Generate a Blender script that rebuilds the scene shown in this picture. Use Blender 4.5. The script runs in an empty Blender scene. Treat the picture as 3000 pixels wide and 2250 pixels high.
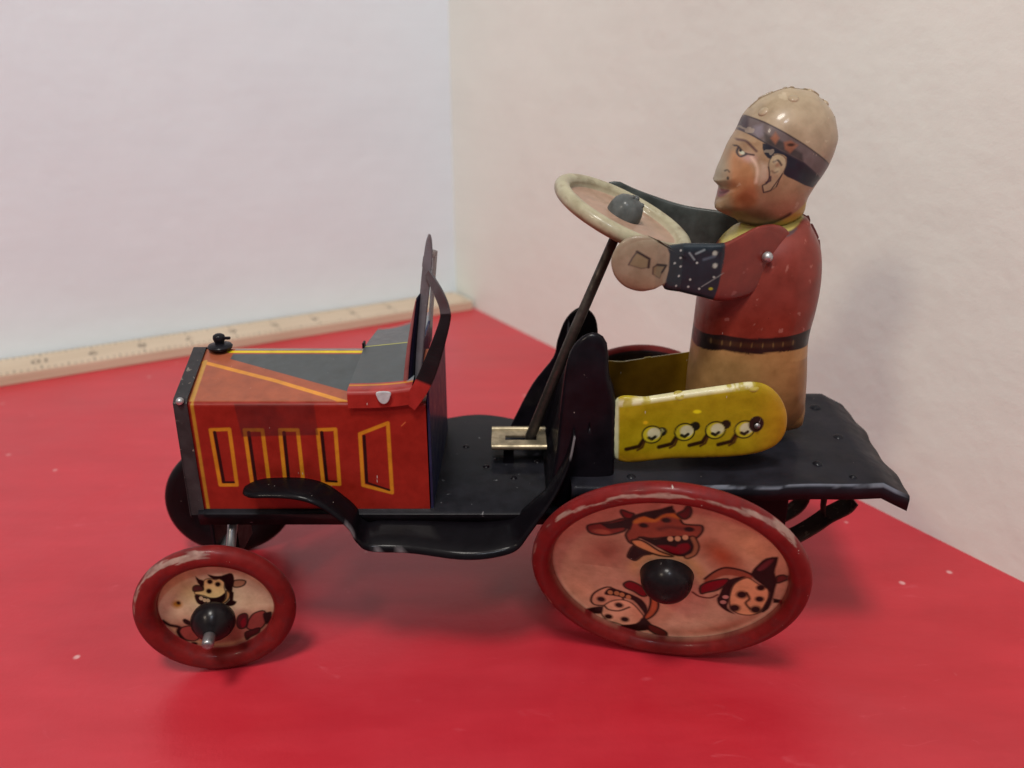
import bpy, bmesh, math, random
import numpy as np
from mathutils import Matrix, Vector

# ------------------------------------------------------------------ camera, lamps, exposure
CM = 0.01                                  # everything below is written in centimetres
scene = bpy.context.scene
col = scene.collection

cam_data = bpy.data.cameras.new('camera')
cam_data.sensor_width = 36.0
cam_data.lens = 28.1
cam_data.clip_start = 0.005
cam_data.clip_end = 50.0
cam_data.dof.use_dof = True
cam_data.dof.focus_distance = 0.208
cam_data.dof.aperture_fstop = 13.0
cam = bpy.data.objects.new('camera', cam_data)
cam.location = (0, 0, 15.4*CM)
cam.rotation_euler = (math.radians(90-21.6), 0, 0)
col.objects.link(cam)
scene.camera = cam

world = bpy.data.worlds.new('World')
scene.world = world
world.use_nodes = True
wbg = world.node_tree.nodes['Background']
wbg.inputs['Color'].default_value = (0.96, 0.95, 1.0, 1)
wbg.inputs['Strength'].default_value = 0.16

def area_lamp(name, loc, target, size, power, color):
    l = bpy.data.lights.new(name, 'AREA')
    l.shape = 'DISK'
    l.size = size*CM
    l.energy = power
    l.color = color
    o = bpy.data.objects.new(name, l)
    o.location = Vector(loc)*CM
    o.rotation_euler = (Vector(target)-Vector(loc)).to_track_quat('-Z', 'Y').to_euler()
    col.objects.link(o)
    return o
area_lamp('ceiling_lamp', (-14, -42, 142), (2, 30, 4), 30, 15.4, (1.0, 0.95, 0.88))
area_lamp('window_light', (10, -60, 105), (2, 24, 5), 14, 2.6, (0.80, 0.88, 1.0))
area_lamp('table_lamp', (-55, -45, 76), (4, 24, 8), 14, 2.3, (1.0, 0.84, 0.66))

scene.view_settings.view_transform = 'Standard'
scene.view_settings.look = 'None'
scene.view_settings.gamma = 1.0
scene.view_settings.use_curve_mapping = False
scene.view_settings.exposure = 0.0

# ------------------------------------------------------------------ helpers
WM = {}                                    # world matrix of each object, by name
def lin(r, g, b):
    f = lambda c: (c/12.92 if c <= 0.04045 else ((c+0.055)/1.055)**2.4)
    return np.array([f(r/255), f(g/255), f(b/255)])

def place(o, parent=None, matrix=None):
    m = matrix if matrix is not None else Matrix.Identity(4)
    col.objects.link(o)
    WM[o.name] = m
    if parent is not None:
        o.parent = parent
        o.matrix_local = WM[parent.name].inverted() @ m
    else:
        o.matrix_world = m
    return o

def thing(name, label, category, base):
    o = bpy.data.objects.new(name, None)
    o.empty_display_size = 0.02
    o['label'] = label
    o['category'] = category
    return place(o, None, Matrix.Translation(Vector(base)*CM))

def mesh_obj(name, verts, faces, mat, parent=None, smooth=True, colors=None, matrix=None, solid=0.0, bevel=0.0, auto=None):
    """verts in cm; without a matrix the verts are in scene axes and the origin moves to the piece's base"""
    v = np.asarray(verts, float)*CM
    if matrix is None:
        lo, hi = v.min(0), v.max(0)
        org = np.array([(lo[0]+hi[0])/2, (lo[1]+hi[1])/2, lo[2]])
        v = v-org
        matrix = Matrix.Translation(Vector(org))
    me = bpy.data.meshes.new(name)
    if isinstance(faces, np.ndarray):
        n = len(faces); k = faces.shape[1]
        me.vertices.add(len(v)); me.vertices.foreach_set('co', v.ravel())
        me.loops.add(n*k); me.loops.foreach_set('vertex_index', faces.ravel().astype(np.int32))
        me.polygons.add(n)
        me.polygons.foreach_set('loop_start', np.arange(0, n*k, k, dtype=np.int32))
        me.polygons.foreach_set('loop_total', np.full(n, k, dtype=np.int32))
        me.update(calc_edges=True); me.validate()
    else:
        me.from_pydata([tuple(p) for p in v], [], [tuple(int(i) for i in f) for f in faces])
    if smooth:
        me.polygons.foreach_set('use_smooth', [True]*len(me.polygons))
        if auto is not None:
            me.set_sharp_from_angle(angle=math.radians(auto))
    if colors is not None:
        a = me.color_attributes.new('Col', 'FLOAT_COLOR', 'POINT')
        c4 = np.ones((len(v), 4)); c4[:, :3] = colors
        a.data.foreach_set('color', c4.ravel())
    me.materials.append(mat)
    o = bpy.data.objects.new(name, me)
    place(o, parent, matrix)
    if bevel:
        m = o.modifiers.new('bevel', 'BEVEL'); m.width = bevel*CM; m.segments = 2; m.limit_method = 'ANGLE'
    if solid:
        m = o.modifiers.new('solid', 'SOLIDIFY'); m.thickness = solid*CM; m.offset = 0
    return o

def grid_faces(nu, nv, wrap_u=False):
    """verts indexed [v*nu+u]"""
    U = nu if wrap_u else nu-1
    u, v = np.meshgrid(np.arange(U), np.arange(nv-1))
    u = u.ravel(); v = v.ravel(); u1 = (u+1) % nu
    return np.stack([v*nu+u, v*nu+u1, (v+1)*nu+u1, (v+1)*nu+u], 1)

def joined(parts):
    V, F, o = [], [], 0
    for v, f in parts:
        V += [tuple(p) for p in v]; F += [tuple(i+o for i in q) for q in f]; o += len(v)
    return V, F

def box(x0, x1, y0, y1, z0, z1):
    v = [(x, y, z) for z in (z0, z1) for y in (y0, y1) for x in (x0, x1)]
    return v, [(0, 2, 3, 1), (4, 5, 7, 6), (0, 1, 5, 4), (1, 3, 7, 5), (3, 2, 6, 7), (2, 0, 4, 6)]

def tube(path, r, seg=16, cap=True):
    """round bar along points; r a number or one radius per point"""
    P = np.array(path, float); n = len(P)
    R = np.full(n, r) if np.isscalar(r) else np.array(r, float)
    V = []; prev = None
    for i in range(n):
        t = P[min(i+1, n-1)]-P[max(i-1, 0)]; t /= np.linalg.norm(t)
        a = np.cross(t, [0, 1, 0] if prev is None else np.cross(prev, t))
        if np.linalg.norm(a) < 1e-6: a = np.cross(t, [1, 0, 0])
        a /= np.linalg.norm(a); b = np.cross(t, a); prev = a
        for k in range(seg):
            w = 2*math.pi*k/seg
            V.append(P[i]+R[i]*(math.cos(w)*a+math.sin(w)*b))
    F = [(i*seg+k, i*seg+(k+1) % seg, (i+1)*seg+(k+1) % seg, (i+1)*seg+k) for i in range(n-1) for k in range(seg)]
    if cap: F += [tuple(range(seg))[::-1], tuple((n-1)*seg+k for k in range(seg))]
    return V, F

def lathe(profile, seg=48):
    """profile (radius, height); axis is local z"""
    P = np.array(profile, float)
    t = np.arange(seg)*2*np.pi/seg
    V = np.concatenate([np.stack([r*np.cos(t), r*np.sin(t), np.full(seg, h)], 1) for r, h in P])
    return V, grid_faces(seg, len(P), True)

def frame(origin, normal, up=(0, 0, 1)):
    """matrix whose local z is the normal, local x to the right when facing it"""
    n = Vector(normal).normalized()
    u = Vector(up).cross(n).normalized()
    v = n.cross(u)
    m = Matrix(((u.x, v.x, n.x, 0), (u.y, v.y, n.y, 0), (u.z, v.z, n.z, 0), (0, 0, 0, 1)))
    return Matrix.Translation(Vector(origin)*CM) @ m

def prism(outline, y0, y1):
    n = len(outline)
    V = [(x, y0, z) for x, z in outline]+[(x, y1, z) for x, z in outline]
    F = [tuple(range(n)), tuple(range(2*n-1, n-1, -1))]+[(i, i+n, (i+1) % n+n, (i+1) % n) for i in range(n)]
    return V, F

def vnoise(x, y, scale, seed=0, octaves=3):
    rs = np.random.RandomState(seed); T = rs.rand(64, 64); out = np.zeros(np.shape(x)); amp = 1; tot = 0
    for o in range(octaves):
        a = np.asarray(x)*scale+7.3*o; b = np.asarray(y)*scale+3.1*o
        i = np.floor(a).astype(int); j = np.floor(b).astype(int); fx = a-i; fy = b-j
        fx = fx*fx*(3-2*fx); fy = fy*fy*(3-2*fy)
        g = lambda p, q: T[p % 64, q % 64]
        out += amp*((g(i, j)*(1-fx)+g(i+1, j)*fx)*(1-fy)+(g(i, j+1)*(1-fx)+g(i+1, j+1)*fx)*fy)
        tot += amp; amp *= .5; scale *= 2.1
    return out/tot

class Print:
    """lithographed ink on a sheet: colour at every vertex, drawn in the sheet's own cm"""
    def __init__(s, x, y, base):
        s.x = np.asarray(x, float).ravel(); s.y = np.asarray(y, float).ravel()
        s.c = np.tile(np.asarray(base, float), (len(s.x), 1))
    def mix(s, m, color):
        s.c += (np.asarray(color)-s.c)*np.clip(m, 0, 1)[:, None]
    def seg_dist(s, pts, closed=False):
        P = np.array(pts, float); d = np.full(len(s.x), 1e9)
        n = len(P)
        for i in range(n if closed else n-1):
            a, b = P[i], P[(i+1) % n]; ab = b-a; L = ab@ab+1e-12
            t = np.clip(((s.x-a[0])*ab[0]+(s.y-a[1])*ab[1])/L, 0, 1)
            d = np.minimum(d, np.hypot(s.x-a[0]-t*ab[0], s.y-a[1]-t*ab[1]))
        return d
    def inside(s, pts):
        P = np.array(pts, float); ins = np.zeros(len(s.x), bool); n = len(P)
        for i in range(n):
            x1, y1 = P[i]; x2, y2 = P[(i+1) % n]
            if y1 == y2: continue
            k = ((y1 > s.y) != (y2 > s.y)) & (s.x < (x2-x1)*(s.y-y1)/(y2-y1)+x1)
            ins ^= k
        return ins
    def poly(s, pts, color, soft=.012, alpha=1.0, curve=0):
        if curve: pts = crom(pts, curve)
        d = s.seg_dist(pts, True); sd = np.where(s.inside(pts), d, -d)
        s.mix(alpha*np.clip(.5+sd/(2*soft), 0, 1), color)
    def line(s, pts, w, color, soft=.012, closed=False, alpha=1.0, curve=0):
        if curve: pts = crom(pts, curve, closed)
        d = s.seg_dist(pts, closed)
        s.mix(alpha*np.clip(.5+(w/2-d)/(2*soft), 0, 1), color)
    def spot(s, cx, cy, rx, ry, color, soft=.3, alpha=1.0):
        d = np.hypot((s.x-cx)/rx, (s.y-cy)/ry)
        s.mix(alpha*np.clip(.5+(1-d)/(2*soft), 0, 1), color)
    def grain(s, amount=.08, scale=6, seed=1):
        s.c *= (1+amount*2*(vnoise(s.x, s.y, scale, seed)-.5))[:, None]
def crom(pts,n=6,closed=True):
    P=np.array(pts,float);N=len(P);out=[]
    rng=range(N) if closed else range(N-1)
    for i in rng:
        if closed: a,b,c,d=P[(i-1)%N],P[i],P[(i+1)%N],P[(i+2)%N]
        else: a,b,c,d=P[max(i-1,0)],P[i],P[i+1],P[min(i+2,N-1)]
        for k in range(n):
            t=k/n
            out.append(.5*((2*b)+(c-a)*t+(2*a-5*b+4*c-d)*t*t+(3*b-a-3*c+d)*t**3))
    if not closed: out.append(P[-1])
    return np.array(out)
class Puff:
    """star-shaped outline in (x,z) blown up to a half shell of depth T"""
    def __init__(s,outline,cen,T,p=2.6,q=.55,n=8):
        s.c=np.array(cen,float);s.T=T;s.p=p;s.q=q
        o=crom(outline,n)-s.c; a=np.arctan2(o[:,1],o[:,0]); r=np.hypot(o[:,0],o[:,1])
        k=np.argsort(a);a=a[k];r=r[k]
        s.a=np.r_[a[-1]-2*np.pi,a,a[0]+2*np.pi];s.r=np.r_[r[-1],r,r[0]]
        g=np.linspace(-np.pi,np.pi,721)[:-1];q=np.interp(g,s.a,s.r);k=np.exp(-(np.arange(-90,91)/34.)**2);k/=k.sum()
        q=np.convolve(np.r_[q[-90:],q,q[:90]],k,'valid');s.ga=np.r_[g,np.pi];s.gr=np.r_[q,q[0]]
    def R(s,th): return np.interp(th,s.a,s.r)
    def h(s,x,z):
        dx=x-s.c[0];dz=z-s.c[1];th=np.arctan2(dz,dx);d=np.hypot(dx,dz);r=np.clip(d/s.R(th),0,1)
        rs=np.clip(d/np.interp(th,s.ga,s.gr),0,1);w=r**5;r=rs*(1-w)+r*w    # angular detail of the outline fades inwards
        return s.T*np.clip(1-np.clip(r,0,1)**s.p,0,1)**s.q

# ------------------------------------------------------------------ outlines and prints, in cm
HEAD_OUT= [(5.73,14.31),(5.62,14.00),(5.53,13.83),(5.42,13.64),(5.35,13.43),(5.27,13.19),(5.19,12.99),(5.15,12.82),(5.13,12.73),(5.20,12.66),(5.28,12.58),(5.30,12.50),(5.29,12.43),(5.27,12.35),(5.26,12.28),(5.23,12.18),(5.23,12.05),(5.31,11.97),(5.47,11.89),(5.74,11.78),(5.99,11.60),(6.31,11.47),(6.82,11.50),(7.25,11.70),(7.46,11.90),(7.45,12.13),(7.48,12.30),(7.58,12.50),(7.68,12.68),(7.80,12.87),(7.92,13.11),(8.01,13.38),(8.05,13.57),(8.08,13.81),(8.00,14.09),(7.92,14.30),(7.77,14.51),(7.54,14.71),(7.38,14.83),(7.18,14.89),(6.89,14.93),(6.74,14.94),(6.53,14.89),(6.32,14.81),(6.09,14.70),(5.91,14.55),(5.82,14.45)]
HEAD_C=(6.54,13.38)
H_BAND= [(5.70,14.32),(6.01,14.19),(6.42,13.98),(6.91,13.71),(7.76,13.20),(7.67,12.80),(6.97,13.28),(6.34,13.57),(6.01,13.74),(5.82,13.86),(5.61,13.98)]
H_HAIR= [(5.97,13.72),(6.02,13.48),(6.16,13.37),(6.23,13.49),(6.37,13.49),(6.52,13.42),(6.54,13.22),(6.50,13.03),(6.78,12.89),(7.40,12.65),(7.58,12.88),(7.12,13.19),(6.83,13.38),(6.45,13.56),(6.22,13.67)]
H_EAR= [(6.13,13.19),(6.14,13.35),(6.24,13.47),(6.37,13.48),(6.51,13.38),(6.53,13.20),(6.47,13.03),(6.42,12.89),(6.38,12.73),(6.26,12.63),(6.11,12.58),(6.05,12.75),(6.14,12.80),(6.18,12.94),(6.16,13.08)]
H_EARIN= [(6.23,13.31),(6.32,13.35),(6.42,13.24)]
H_EARLOW= [(6.21,13.10),(6.28,13.06),(6.35,13.09)]
H_EARDARK= [(6.20,12.96),(6.21,12.87),(6.13,12.82)]
H_CHEEK= [(5.39,13.41),(5.49,13.46),(5.71,13.28),(5.84,13.02),(5.89,12.79),(6.00,12.42),(5.95,12.19),(5.56,12.13),(5.43,12.49),(5.36,12.97)]
H_SHINE= [(5.76,13.38),(5.85,13.25),(5.90,13.09),(5.89,12.83)]
H_BROW= [(5.54,13.76),(5.65,13.75),(5.74,13.66),(5.85,13.54)]
H_LID= [(5.47,13.62),(5.53,13.61),(5.63,13.48),(5.80,13.45)]
H_EYEL= [(5.53,13.58),(5.50,13.47),(5.55,13.39),(5.66,13.45)]
H_EYEW= [(5.59,13.48)]
H_NOS1= [(5.28,13.02),(5.32,13.05),(5.35,13.01)]
H_NOS2= [(5.33,12.86)]
H_LIP= [(5.29,12.54),(5.35,12.56),(5.41,12.56),(5.36,12.46),(5.29,12.35),(5.25,12.34)]
H_LIPL= [(5.29,12.44),(5.33,12.47),(5.40,12.55)]
H_PATCH1= [(6.13,13.84),(6.23,13.98),(6.32,13.85),(6.24,13.71)]
H_PATCH2= [(6.43,13.76),(6.59,13.80),(6.77,13.69),(6.60,13.51),(6.47,13.60)]
H_GREY= [(5.83,14.09),(5.97,14.14),(6.00,13.92),(5.88,13.83),(5.79,13.95)]
H_JAWSH= [(5.36,12.13),(5.74,12.28),(6.23,12.10),(6.89,11.99),(6.56,11.83),(5.91,11.77),(5.57,11.89)]
H_NECKB= [(5.85,11.74),(6.15,11.69),(6.57,11.80),(6.90,12.01)]
H_TABS= [(5.89,14.55),(6.02,14.58),(6.68,14.86),(7.21,14.88),(7.60,14.69),(7.93,14.25),(8.05,13.81),(7.77,14.48)]
TOR_OUT= [(5.50,11.23),(5.67,11.44),(5.97,11.65),(6.73,11.74),(7.48,11.87),(7.71,11.61),(7.91,11.29),(8.00,11.07),(8.07,10.67),(8.10,10.17),(8.09,9.77),(8.05,9.32),(7.98,8.87),(7.96,8.44),(8.01,7.91),(8.12,7.06),(8.21,6.23),(7.97,5.84),(6.39,5.72),(5.04,5.84),(4.92,6.23),(4.92,7.06),(4.95,7.94),(4.98,8.76),(5.01,9.63),(5.08,10.11),(5.23,10.67),(5.39,11.03)]
TOR_C=(6.50,9.49)
T_COLLAR= [(5.38,11.16),(5.61,11.42),(5.90,11.71),(6.72,11.84),(7.54,11.93),(7.34,11.79),(7.17,11.67),(6.84,11.53),(6.24,11.49),(5.72,11.29),(5.47,11.16)]
T_UNDER= [(5.74,11.36),(6.25,11.50),(6.85,11.54),(7.20,11.67),(7.07,11.54),(6.76,11.43),(6.23,11.44),(5.82,11.34)]
T_BELT= [(4.98,8.85),(5.45,8.99),(6.18,8.94),(6.97,8.99),(7.61,9.08),(7.59,8.63),(7.02,8.59),(6.23,8.51),(5.48,8.59),(4.96,8.41)]
T_BELTM= [(5.21,8.75),(5.44,8.77),(5.63,8.78),(5.88,8.77),(6.16,8.76),(6.44,8.76),(6.71,8.77),(6.96,8.79),(7.23,8.82)]
SLOT1= [(2.93,11.39),(3.23,11.22),(3.22,11.02),(3.05,10.99),(2.75,11.08),(2.83,11.24)]
SLOT2= [(3.42,11.08),(3.66,11.03),(3.56,10.88),(3.51,10.74),(3.33,10.86),(3.33,11.02)]
DOTS= [(4.02,11.35),(4.03,11.17),(3.88,11.06),(4.05,10.96),(4.02,10.73),(4.31,10.63),(3.97,10.49),(4.28,10.45),(4.55,10.40),(4.83,10.40),(4.85,11.27),(4.89,10.97),(4.88,10.69),(4.44,11.04)]
FARARM= [(2.66,12.29),(3.01,12.40),(3.41,12.23),(4.08,11.99),(4.90,11.77),(5.89,11.66),(6.86,11.53),(6.96,10.63),(6.20,10.31),(4.75,10.48),(3.95,10.98),(2.97,11.77)]
SEAT= [(2.57,7.64),(3.39,7.77),(4.30,7.92),(5.21,8.06),(5.91,8.16),(6.36,8.05),(6.72,7.71),(6.93,7.23),(6.92,6.72),(6.62,6.35),(5.87,6.14),(4.09,6.06),(2.64,6.06)]
ARM= [(2.35,11.09),(2.39,11.34),(2.56,11.59),(2.81,11.73),(3.12,11.75),(3.40,11.68),(3.66,11.46),(3.80,11.48),(4.35,11.49),(5.07,11.49),(5.44,11.60),(5.97,11.79),(6.52,11.79),(6.94,11.57),(7.14,11.12),(7.06,10.67),(6.60,10.26),(6.06,10.09),(5.27,10.03),(4.57,10.18),(4.00,10.32),(3.71,10.41),(3.59,10.53),(3.31,10.44),(3.03,10.41),(2.69,10.53),(2.45,10.78)]
P_L1= [(-7.60,6.91),(-7.12,6.93),(-7.13,5.34),(-7.56,5.34)]
P_L2= [(-6.74,6.91),(-6.29,6.91),(-6.29,5.34),(-6.73,5.34)]
P_L3= [(-5.85,6.91),(-5.40,6.91),(-5.40,5.34),(-5.87,5.34)]
P_L4= [(-4.90,6.91),(-4.45,6.93),(-4.47,5.36),(-4.89,5.38)]
P_D= [(-3.84,6.80),(-3.12,7.10),(-3.12,5.11),(-3.86,5.33)]
P_TAPE= [(-6.92,7.61),(-4.93,7.61),(-4.89,6.77),(-6.83,6.72)]
P_EDGE= [(-7.99,7.64),(-7.99,6.36),(-7.99,4.98)]
S_SLATE= [(-7.68,0.83),(-4.08,0.88),(-4.11,0.50),(-4.20,0.19)]
S_DIAG= [(-8.23,0.73),(-6.12,0.40),(-4.04,0.00)]
S_SEDGE= [(-8.27,0.74),(-8.00,0.04)]
S_RIDGE= [(-7.64,0.95),(-4.20,0.94)]
REAR=dict(A_EAR=[(-0.58,0.45),(-0.50,0.49),(-0.42,0.52),(-0.32,0.57),(-0.31,0.46),(-0.36,0.41),(-0.44,0.37),(-0.51,0.36),(-0.57,0.38)],
A_HAIR=[(-0.49,0.49),(-0.41,0.51),(-0.31,0.57),(-0.26,0.62),(-0.18,0.67),(-0.09,0.71),(-0.01,0.76),(0.00,0.73),(0.02,0.69),(-0.04,0.68),(-0.08,0.65),(-0.12,0.60),(-0.19,0.62),(-0.25,0.58),(-0.27,0.54),(-0.28,0.46),(-0.33,0.47),(-0.42,0.44),(-0.46,0.46)],
A_HORN=[(-0.35,0.64),(-0.34,0.66),(-0.29,0.64),(-0.26,0.63),(-0.28,0.58),(-0.32,0.58),(-0.34,0.61)],
A_HORN2=[(0.03,0.68),(0.07,0.72),(0.09,0.77),(0.11,0.76),(0.12,0.71),(0.11,0.66),(0.08,0.63),(0.05,0.65)],
A_FACE=[(-0.27,0.54),(-0.25,0.59),(-0.19,0.62),(-0.12,0.60),(-0.08,0.65),(-0.04,0.68),(0.01,0.68),(0.05,0.63),(0.08,0.58),(0.15,0.58),(0.20,0.58),(0.21,0.53),(0.19,0.47),(0.16,0.44),(0.08,0.44),(-0.03,0.42),(-0.13,0.39),(-0.21,0.39),(-0.27,0.31),(-0.31,0.39),(-0.29,0.46)],
A_FTOP=[(-0.26,0.56),(-0.19,0.62),(-0.12,0.60),(-0.07,0.65),(0.01,0.68),(0.05,0.63),(0.02,0.63),(-0.04,0.64),(-0.11,0.57),(-0.18,0.56),(-0.25,0.53)],
A_MOUTH=[(-0.22,0.39),(-0.11,0.39),(-0.02,0.43),(0.15,0.46),(0.18,0.39),(0.18,0.28),(0.12,0.24),(0.03,0.24),(-0.06,0.29),(-0.14,0.34)],
A_TONG=[(-0.09,0.32),(-0.02,0.34),(0.04,0.33),(0.06,0.36),(0.12,0.38),(0.14,0.33),(0.10,0.27),(0.04,0.26),(-0.03,0.29)],
A_JAW=[(-0.27,0.34),(-0.21,0.36),(-0.15,0.33),(-0.07,0.27),(0.03,0.23),(-0.06,0.22),(-0.16,0.25),(-0.24,0.29)],
A_TUFT=[(-0.29,0.17),(-0.25,0.29),(-0.18,0.26),(-0.12,0.23),(-0.18,0.20),(-0.23,0.13),(-0.27,0.14)],
A_TEETH=[(0.00,0.41),(0.05,0.42),(0.10,0.44)],
A_EYES=[(-0.19,0.52),(-0.04,0.60)],
A_NOSE=[(-0.08,0.50),(-0.02,0.53),(0.04,0.53),(0.12,0.53)],
A_CHIN=[(0.15,0.44),(0.18,0.36),(0.17,0.28),(0.13,0.24)],
B_FACE=[(-0.45,-0.51),(-0.39,-0.44),(-0.31,-0.41),(-0.24,-0.44),(-0.18,-0.53),(-0.14,-0.63),(-0.20,-0.73),(-0.28,-0.77),(-0.35,-0.75),(-0.43,-0.72),(-0.47,-0.66),(-0.48,-0.58)],
B_MUZ=[(-0.56,-0.47),(-0.54,-0.38),(-0.48,-0.30),(-0.41,-0.26),(-0.34,-0.33),(-0.31,-0.42),(-0.40,-0.49),(-0.45,-0.52),(-0.50,-0.53),(-0.54,-0.52)],
B_MOUTH=[(-0.45,-0.33),(-0.41,-0.27),(-0.31,-0.29),(-0.22,-0.33),(-0.16,-0.38),(-0.12,-0.48),(-0.12,-0.61),(-0.16,-0.52),(-0.23,-0.40),(-0.31,-0.38),(-0.39,-0.37),(-0.45,-0.37)],
B_TEETH=[(-0.41,-0.33),(-0.36,-0.33),(-0.32,-0.34),(-0.27,-0.36)],
B_TONG=[(-0.31,-0.19),(-0.27,-0.14),(-0.22,-0.15),(-0.16,-0.20),(-0.13,-0.29),(-0.17,-0.32),(-0.23,-0.27),(-0.29,-0.24)],
B_JAW=[(-0.10,-0.30),(-0.05,-0.34),(-0.04,-0.46),(-0.07,-0.57),(-0.12,-0.64),(-0.14,-0.61),(-0.11,-0.50),(-0.10,-0.39)],
B_HORN=[(-0.64,-0.63),(-0.57,-0.58),(-0.47,-0.54),(-0.48,-0.64),(-0.56,-0.65)],
B_HAIR=[(-0.34,-0.78),(-0.20,-0.72),(-0.15,-0.62),(-0.08,-0.70),(-0.08,-0.77),(-0.16,-0.82),(-0.24,-0.82)],
B_EAR=[(-0.10,-0.71),(-0.02,-0.74),(0.04,-0.79),(0.04,-0.84),(-0.03,-0.84),(-0.10,-0.78)],
B_HORN2=[(-0.25,-0.80),(-0.20,-0.81),(-0.20,-0.89),(-0.22,-0.92),(-0.25,-0.88)],
B_LINE=[(-0.56,-0.75),(-0.50,-0.74),(-0.35,-0.80),(-0.24,-0.81)],
B_EYES=[(-0.42,-0.67),(-0.29,-0.68)],
B_NOS=[(-0.48,-0.44),(-0.34,-0.49)],
B_NL=[(-0.45,-0.53),(-0.42,-0.57),(-0.34,-0.57),(-0.26,-0.50)],
C_JAW=[(0.27,0.00),(0.32,0.08),(0.38,0.14),(0.44,0.15),(0.53,0.13),(0.60,0.09),(0.58,0.03),(0.49,0.06),(0.41,0.06),(0.34,0.00),(0.28,-0.07)],
C_JL=[(0.27,0.00),(0.32,0.08),(0.38,0.14),(0.44,0.15),(0.53,0.13),(0.60,0.09)],
C_FACE=[(0.47,-0.11),(0.49,-0.02),(0.54,0.04),(0.58,0.05),(0.65,-0.01),(0.72,-0.05),(0.74,-0.15),(0.73,-0.25),(0.70,-0.36),(0.64,-0.41),(0.56,-0.41),(0.50,-0.36),(0.47,-0.25)],
C_MOUTH=[(0.39,-0.20),(0.41,-0.06),(0.45,0.02),(0.55,0.07),(0.49,-0.02),(0.47,-0.11),(0.47,-0.25),(0.47,-0.35),(0.53,-0.42),(0.46,-0.39),(0.40,-0.32),(0.38,-0.24)],
C_TONG=[(0.26,-0.19),(0.25,-0.09),(0.32,-0.02),(0.43,0.02),(0.43,-0.04),(0.37,-0.13),(0.30,-0.17)],
C_LIP=[(0.20,-0.18),(0.25,-0.23),(0.33,-0.24),(0.38,-0.19)],
C_TEETH=[(0.44,-0.21),(0.43,-0.28)],
C_HAIR=[(0.58,0.10),(0.62,0.23),(0.66,0.30),(0.73,0.33),(0.74,0.30),(0.74,0.23),(0.74,0.15),(0.77,0.05),(0.77,-0.04),(0.77,-0.16),(0.76,-0.30),(0.71,-0.36),(0.74,-0.15),(0.72,-0.06),(0.65,0.01)],
C_EARIN=[(0.62,0.17),(0.67,0.27),(0.71,0.29),(0.68,0.20),(0.64,0.15)],
C_HORN=[(0.76,0.10),(0.80,0.13),(0.84,0.10),(0.81,0.06),(0.77,0.03)],
C_HORN2=[(0.77,-0.16),(0.85,-0.17),(0.86,-0.20),(0.78,-0.22)],
C_EYES=[(0.67,-0.05),(0.68,-0.19)],
C_NOS=[(0.55,-0.16),(0.52,-0.34)],
C_SPOT=[(0.67,-0.33)],
C_NL=[(0.58,-0.13),(0.61,-0.20),(0.59,-0.26),(0.63,-0.33)])
FRONT=dict(FACE=[(-0.09,0.44),(-0.02,0.47),(0.05,0.44),(0.10,0.45),(0.15,0.39),(0.14,0.31),(0.14,0.22),(0.04,0.17),(-0.05,0.18),(-0.12,0.22),(-0.19,0.24),(-0.23,0.26),(-0.20,0.31),(-0.12,0.32)],
H1=[(-0.18,0.52),(-0.14,0.47),(-0.09,0.44),(-0.12,0.34),(-0.17,0.42)],
H2=[(-0.03,0.53),(0.04,0.50),(0.13,0.49),(0.23,0.52),(0.27,0.49),(0.27,0.39),(0.24,0.30),(0.22,0.20),(0.20,0.22),(0.15,0.30),(0.15,0.39),(0.10,0.45),(0.03,0.45)],
EAR=[(0.26,0.39),(0.34,0.40),(0.41,0.37),(0.38,0.31),(0.31,0.29),(0.25,0.31)],
MUZ=[(-0.23,0.36),(-0.18,0.38),(-0.12,0.35),(-0.12,0.30),(-0.20,0.29),(-0.24,0.30)],
EYES=[(-0.02,0.42),(0.07,0.37)],
NOSE=[(-0.05,0.28)],
MOUTH=[(-0.23,0.24),(-0.14,0.22),(-0.05,0.18),(0.06,0.18),(0.14,0.23),(0.14,0.16),(0.08,0.06),(-0.08,0.05),(-0.19,0.08),(-0.23,0.14)],
TEETH=[(-0.16,0.18),(-0.12,0.15),(-0.08,0.14)],
JAW=[(0.16,0.26),(0.20,0.20),(0.16,0.11),(0.08,0.06),(0.07,0.07),(0.14,0.15)],
JL=[(0.22,0.21),(0.20,0.10),(0.13,0.04)],
TUFT=[(0.12,0.03),(0.19,0.10),(0.26,0.07),(0.23,0.02),(0.17,0.01)],
RF=[(0.40,-0.22),(0.48,-0.16),(0.58,-0.16),(0.59,-0.31),(0.50,-0.45),(0.38,-0.46),(0.32,-0.39)],
RD=[(0.25,-0.18),(0.33,-0.15),(0.36,-0.21),(0.32,-0.39),(0.23,-0.41),(0.21,-0.30)],
RT=[(0.26,-0.30),(0.32,-0.23),(0.32,-0.34),(0.27,-0.40)],
RH=[(0.55,-0.21),(0.62,-0.18),(0.67,-0.19),(0.64,-0.32),(0.57,-0.39)],
RE=[(0.29,-0.50),(0.38,-0.46),(0.48,-0.44),(0.46,-0.52),(0.35,-0.58),(0.29,-0.62)],
LF=[(-0.51,-0.32),(-0.39,-0.28),(-0.32,-0.33),(-0.28,-0.47),(-0.35,-0.55),(-0.46,-0.52),(-0.52,-0.43)],
LD=[(-0.45,-0.18),(-0.41,-0.15),(-0.32,-0.24),(-0.33,-0.29),(-0.42,-0.25)],
LL=[(-0.69,-0.16),(-0.62,-0.24),(-0.51,-0.29),(-0.54,-0.37),(-0.50,-0.50),(-0.46,-0.57)],
LS=[(-0.38,-0.60)])

# ------------------------------------------------------------------ materials
def new_mat(name):
    m = bpy.data.materials.new(name); m.use_nodes = True
    nt = m.node_tree
    return m, nt, nt.nodes['Principled BSDF']

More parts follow.
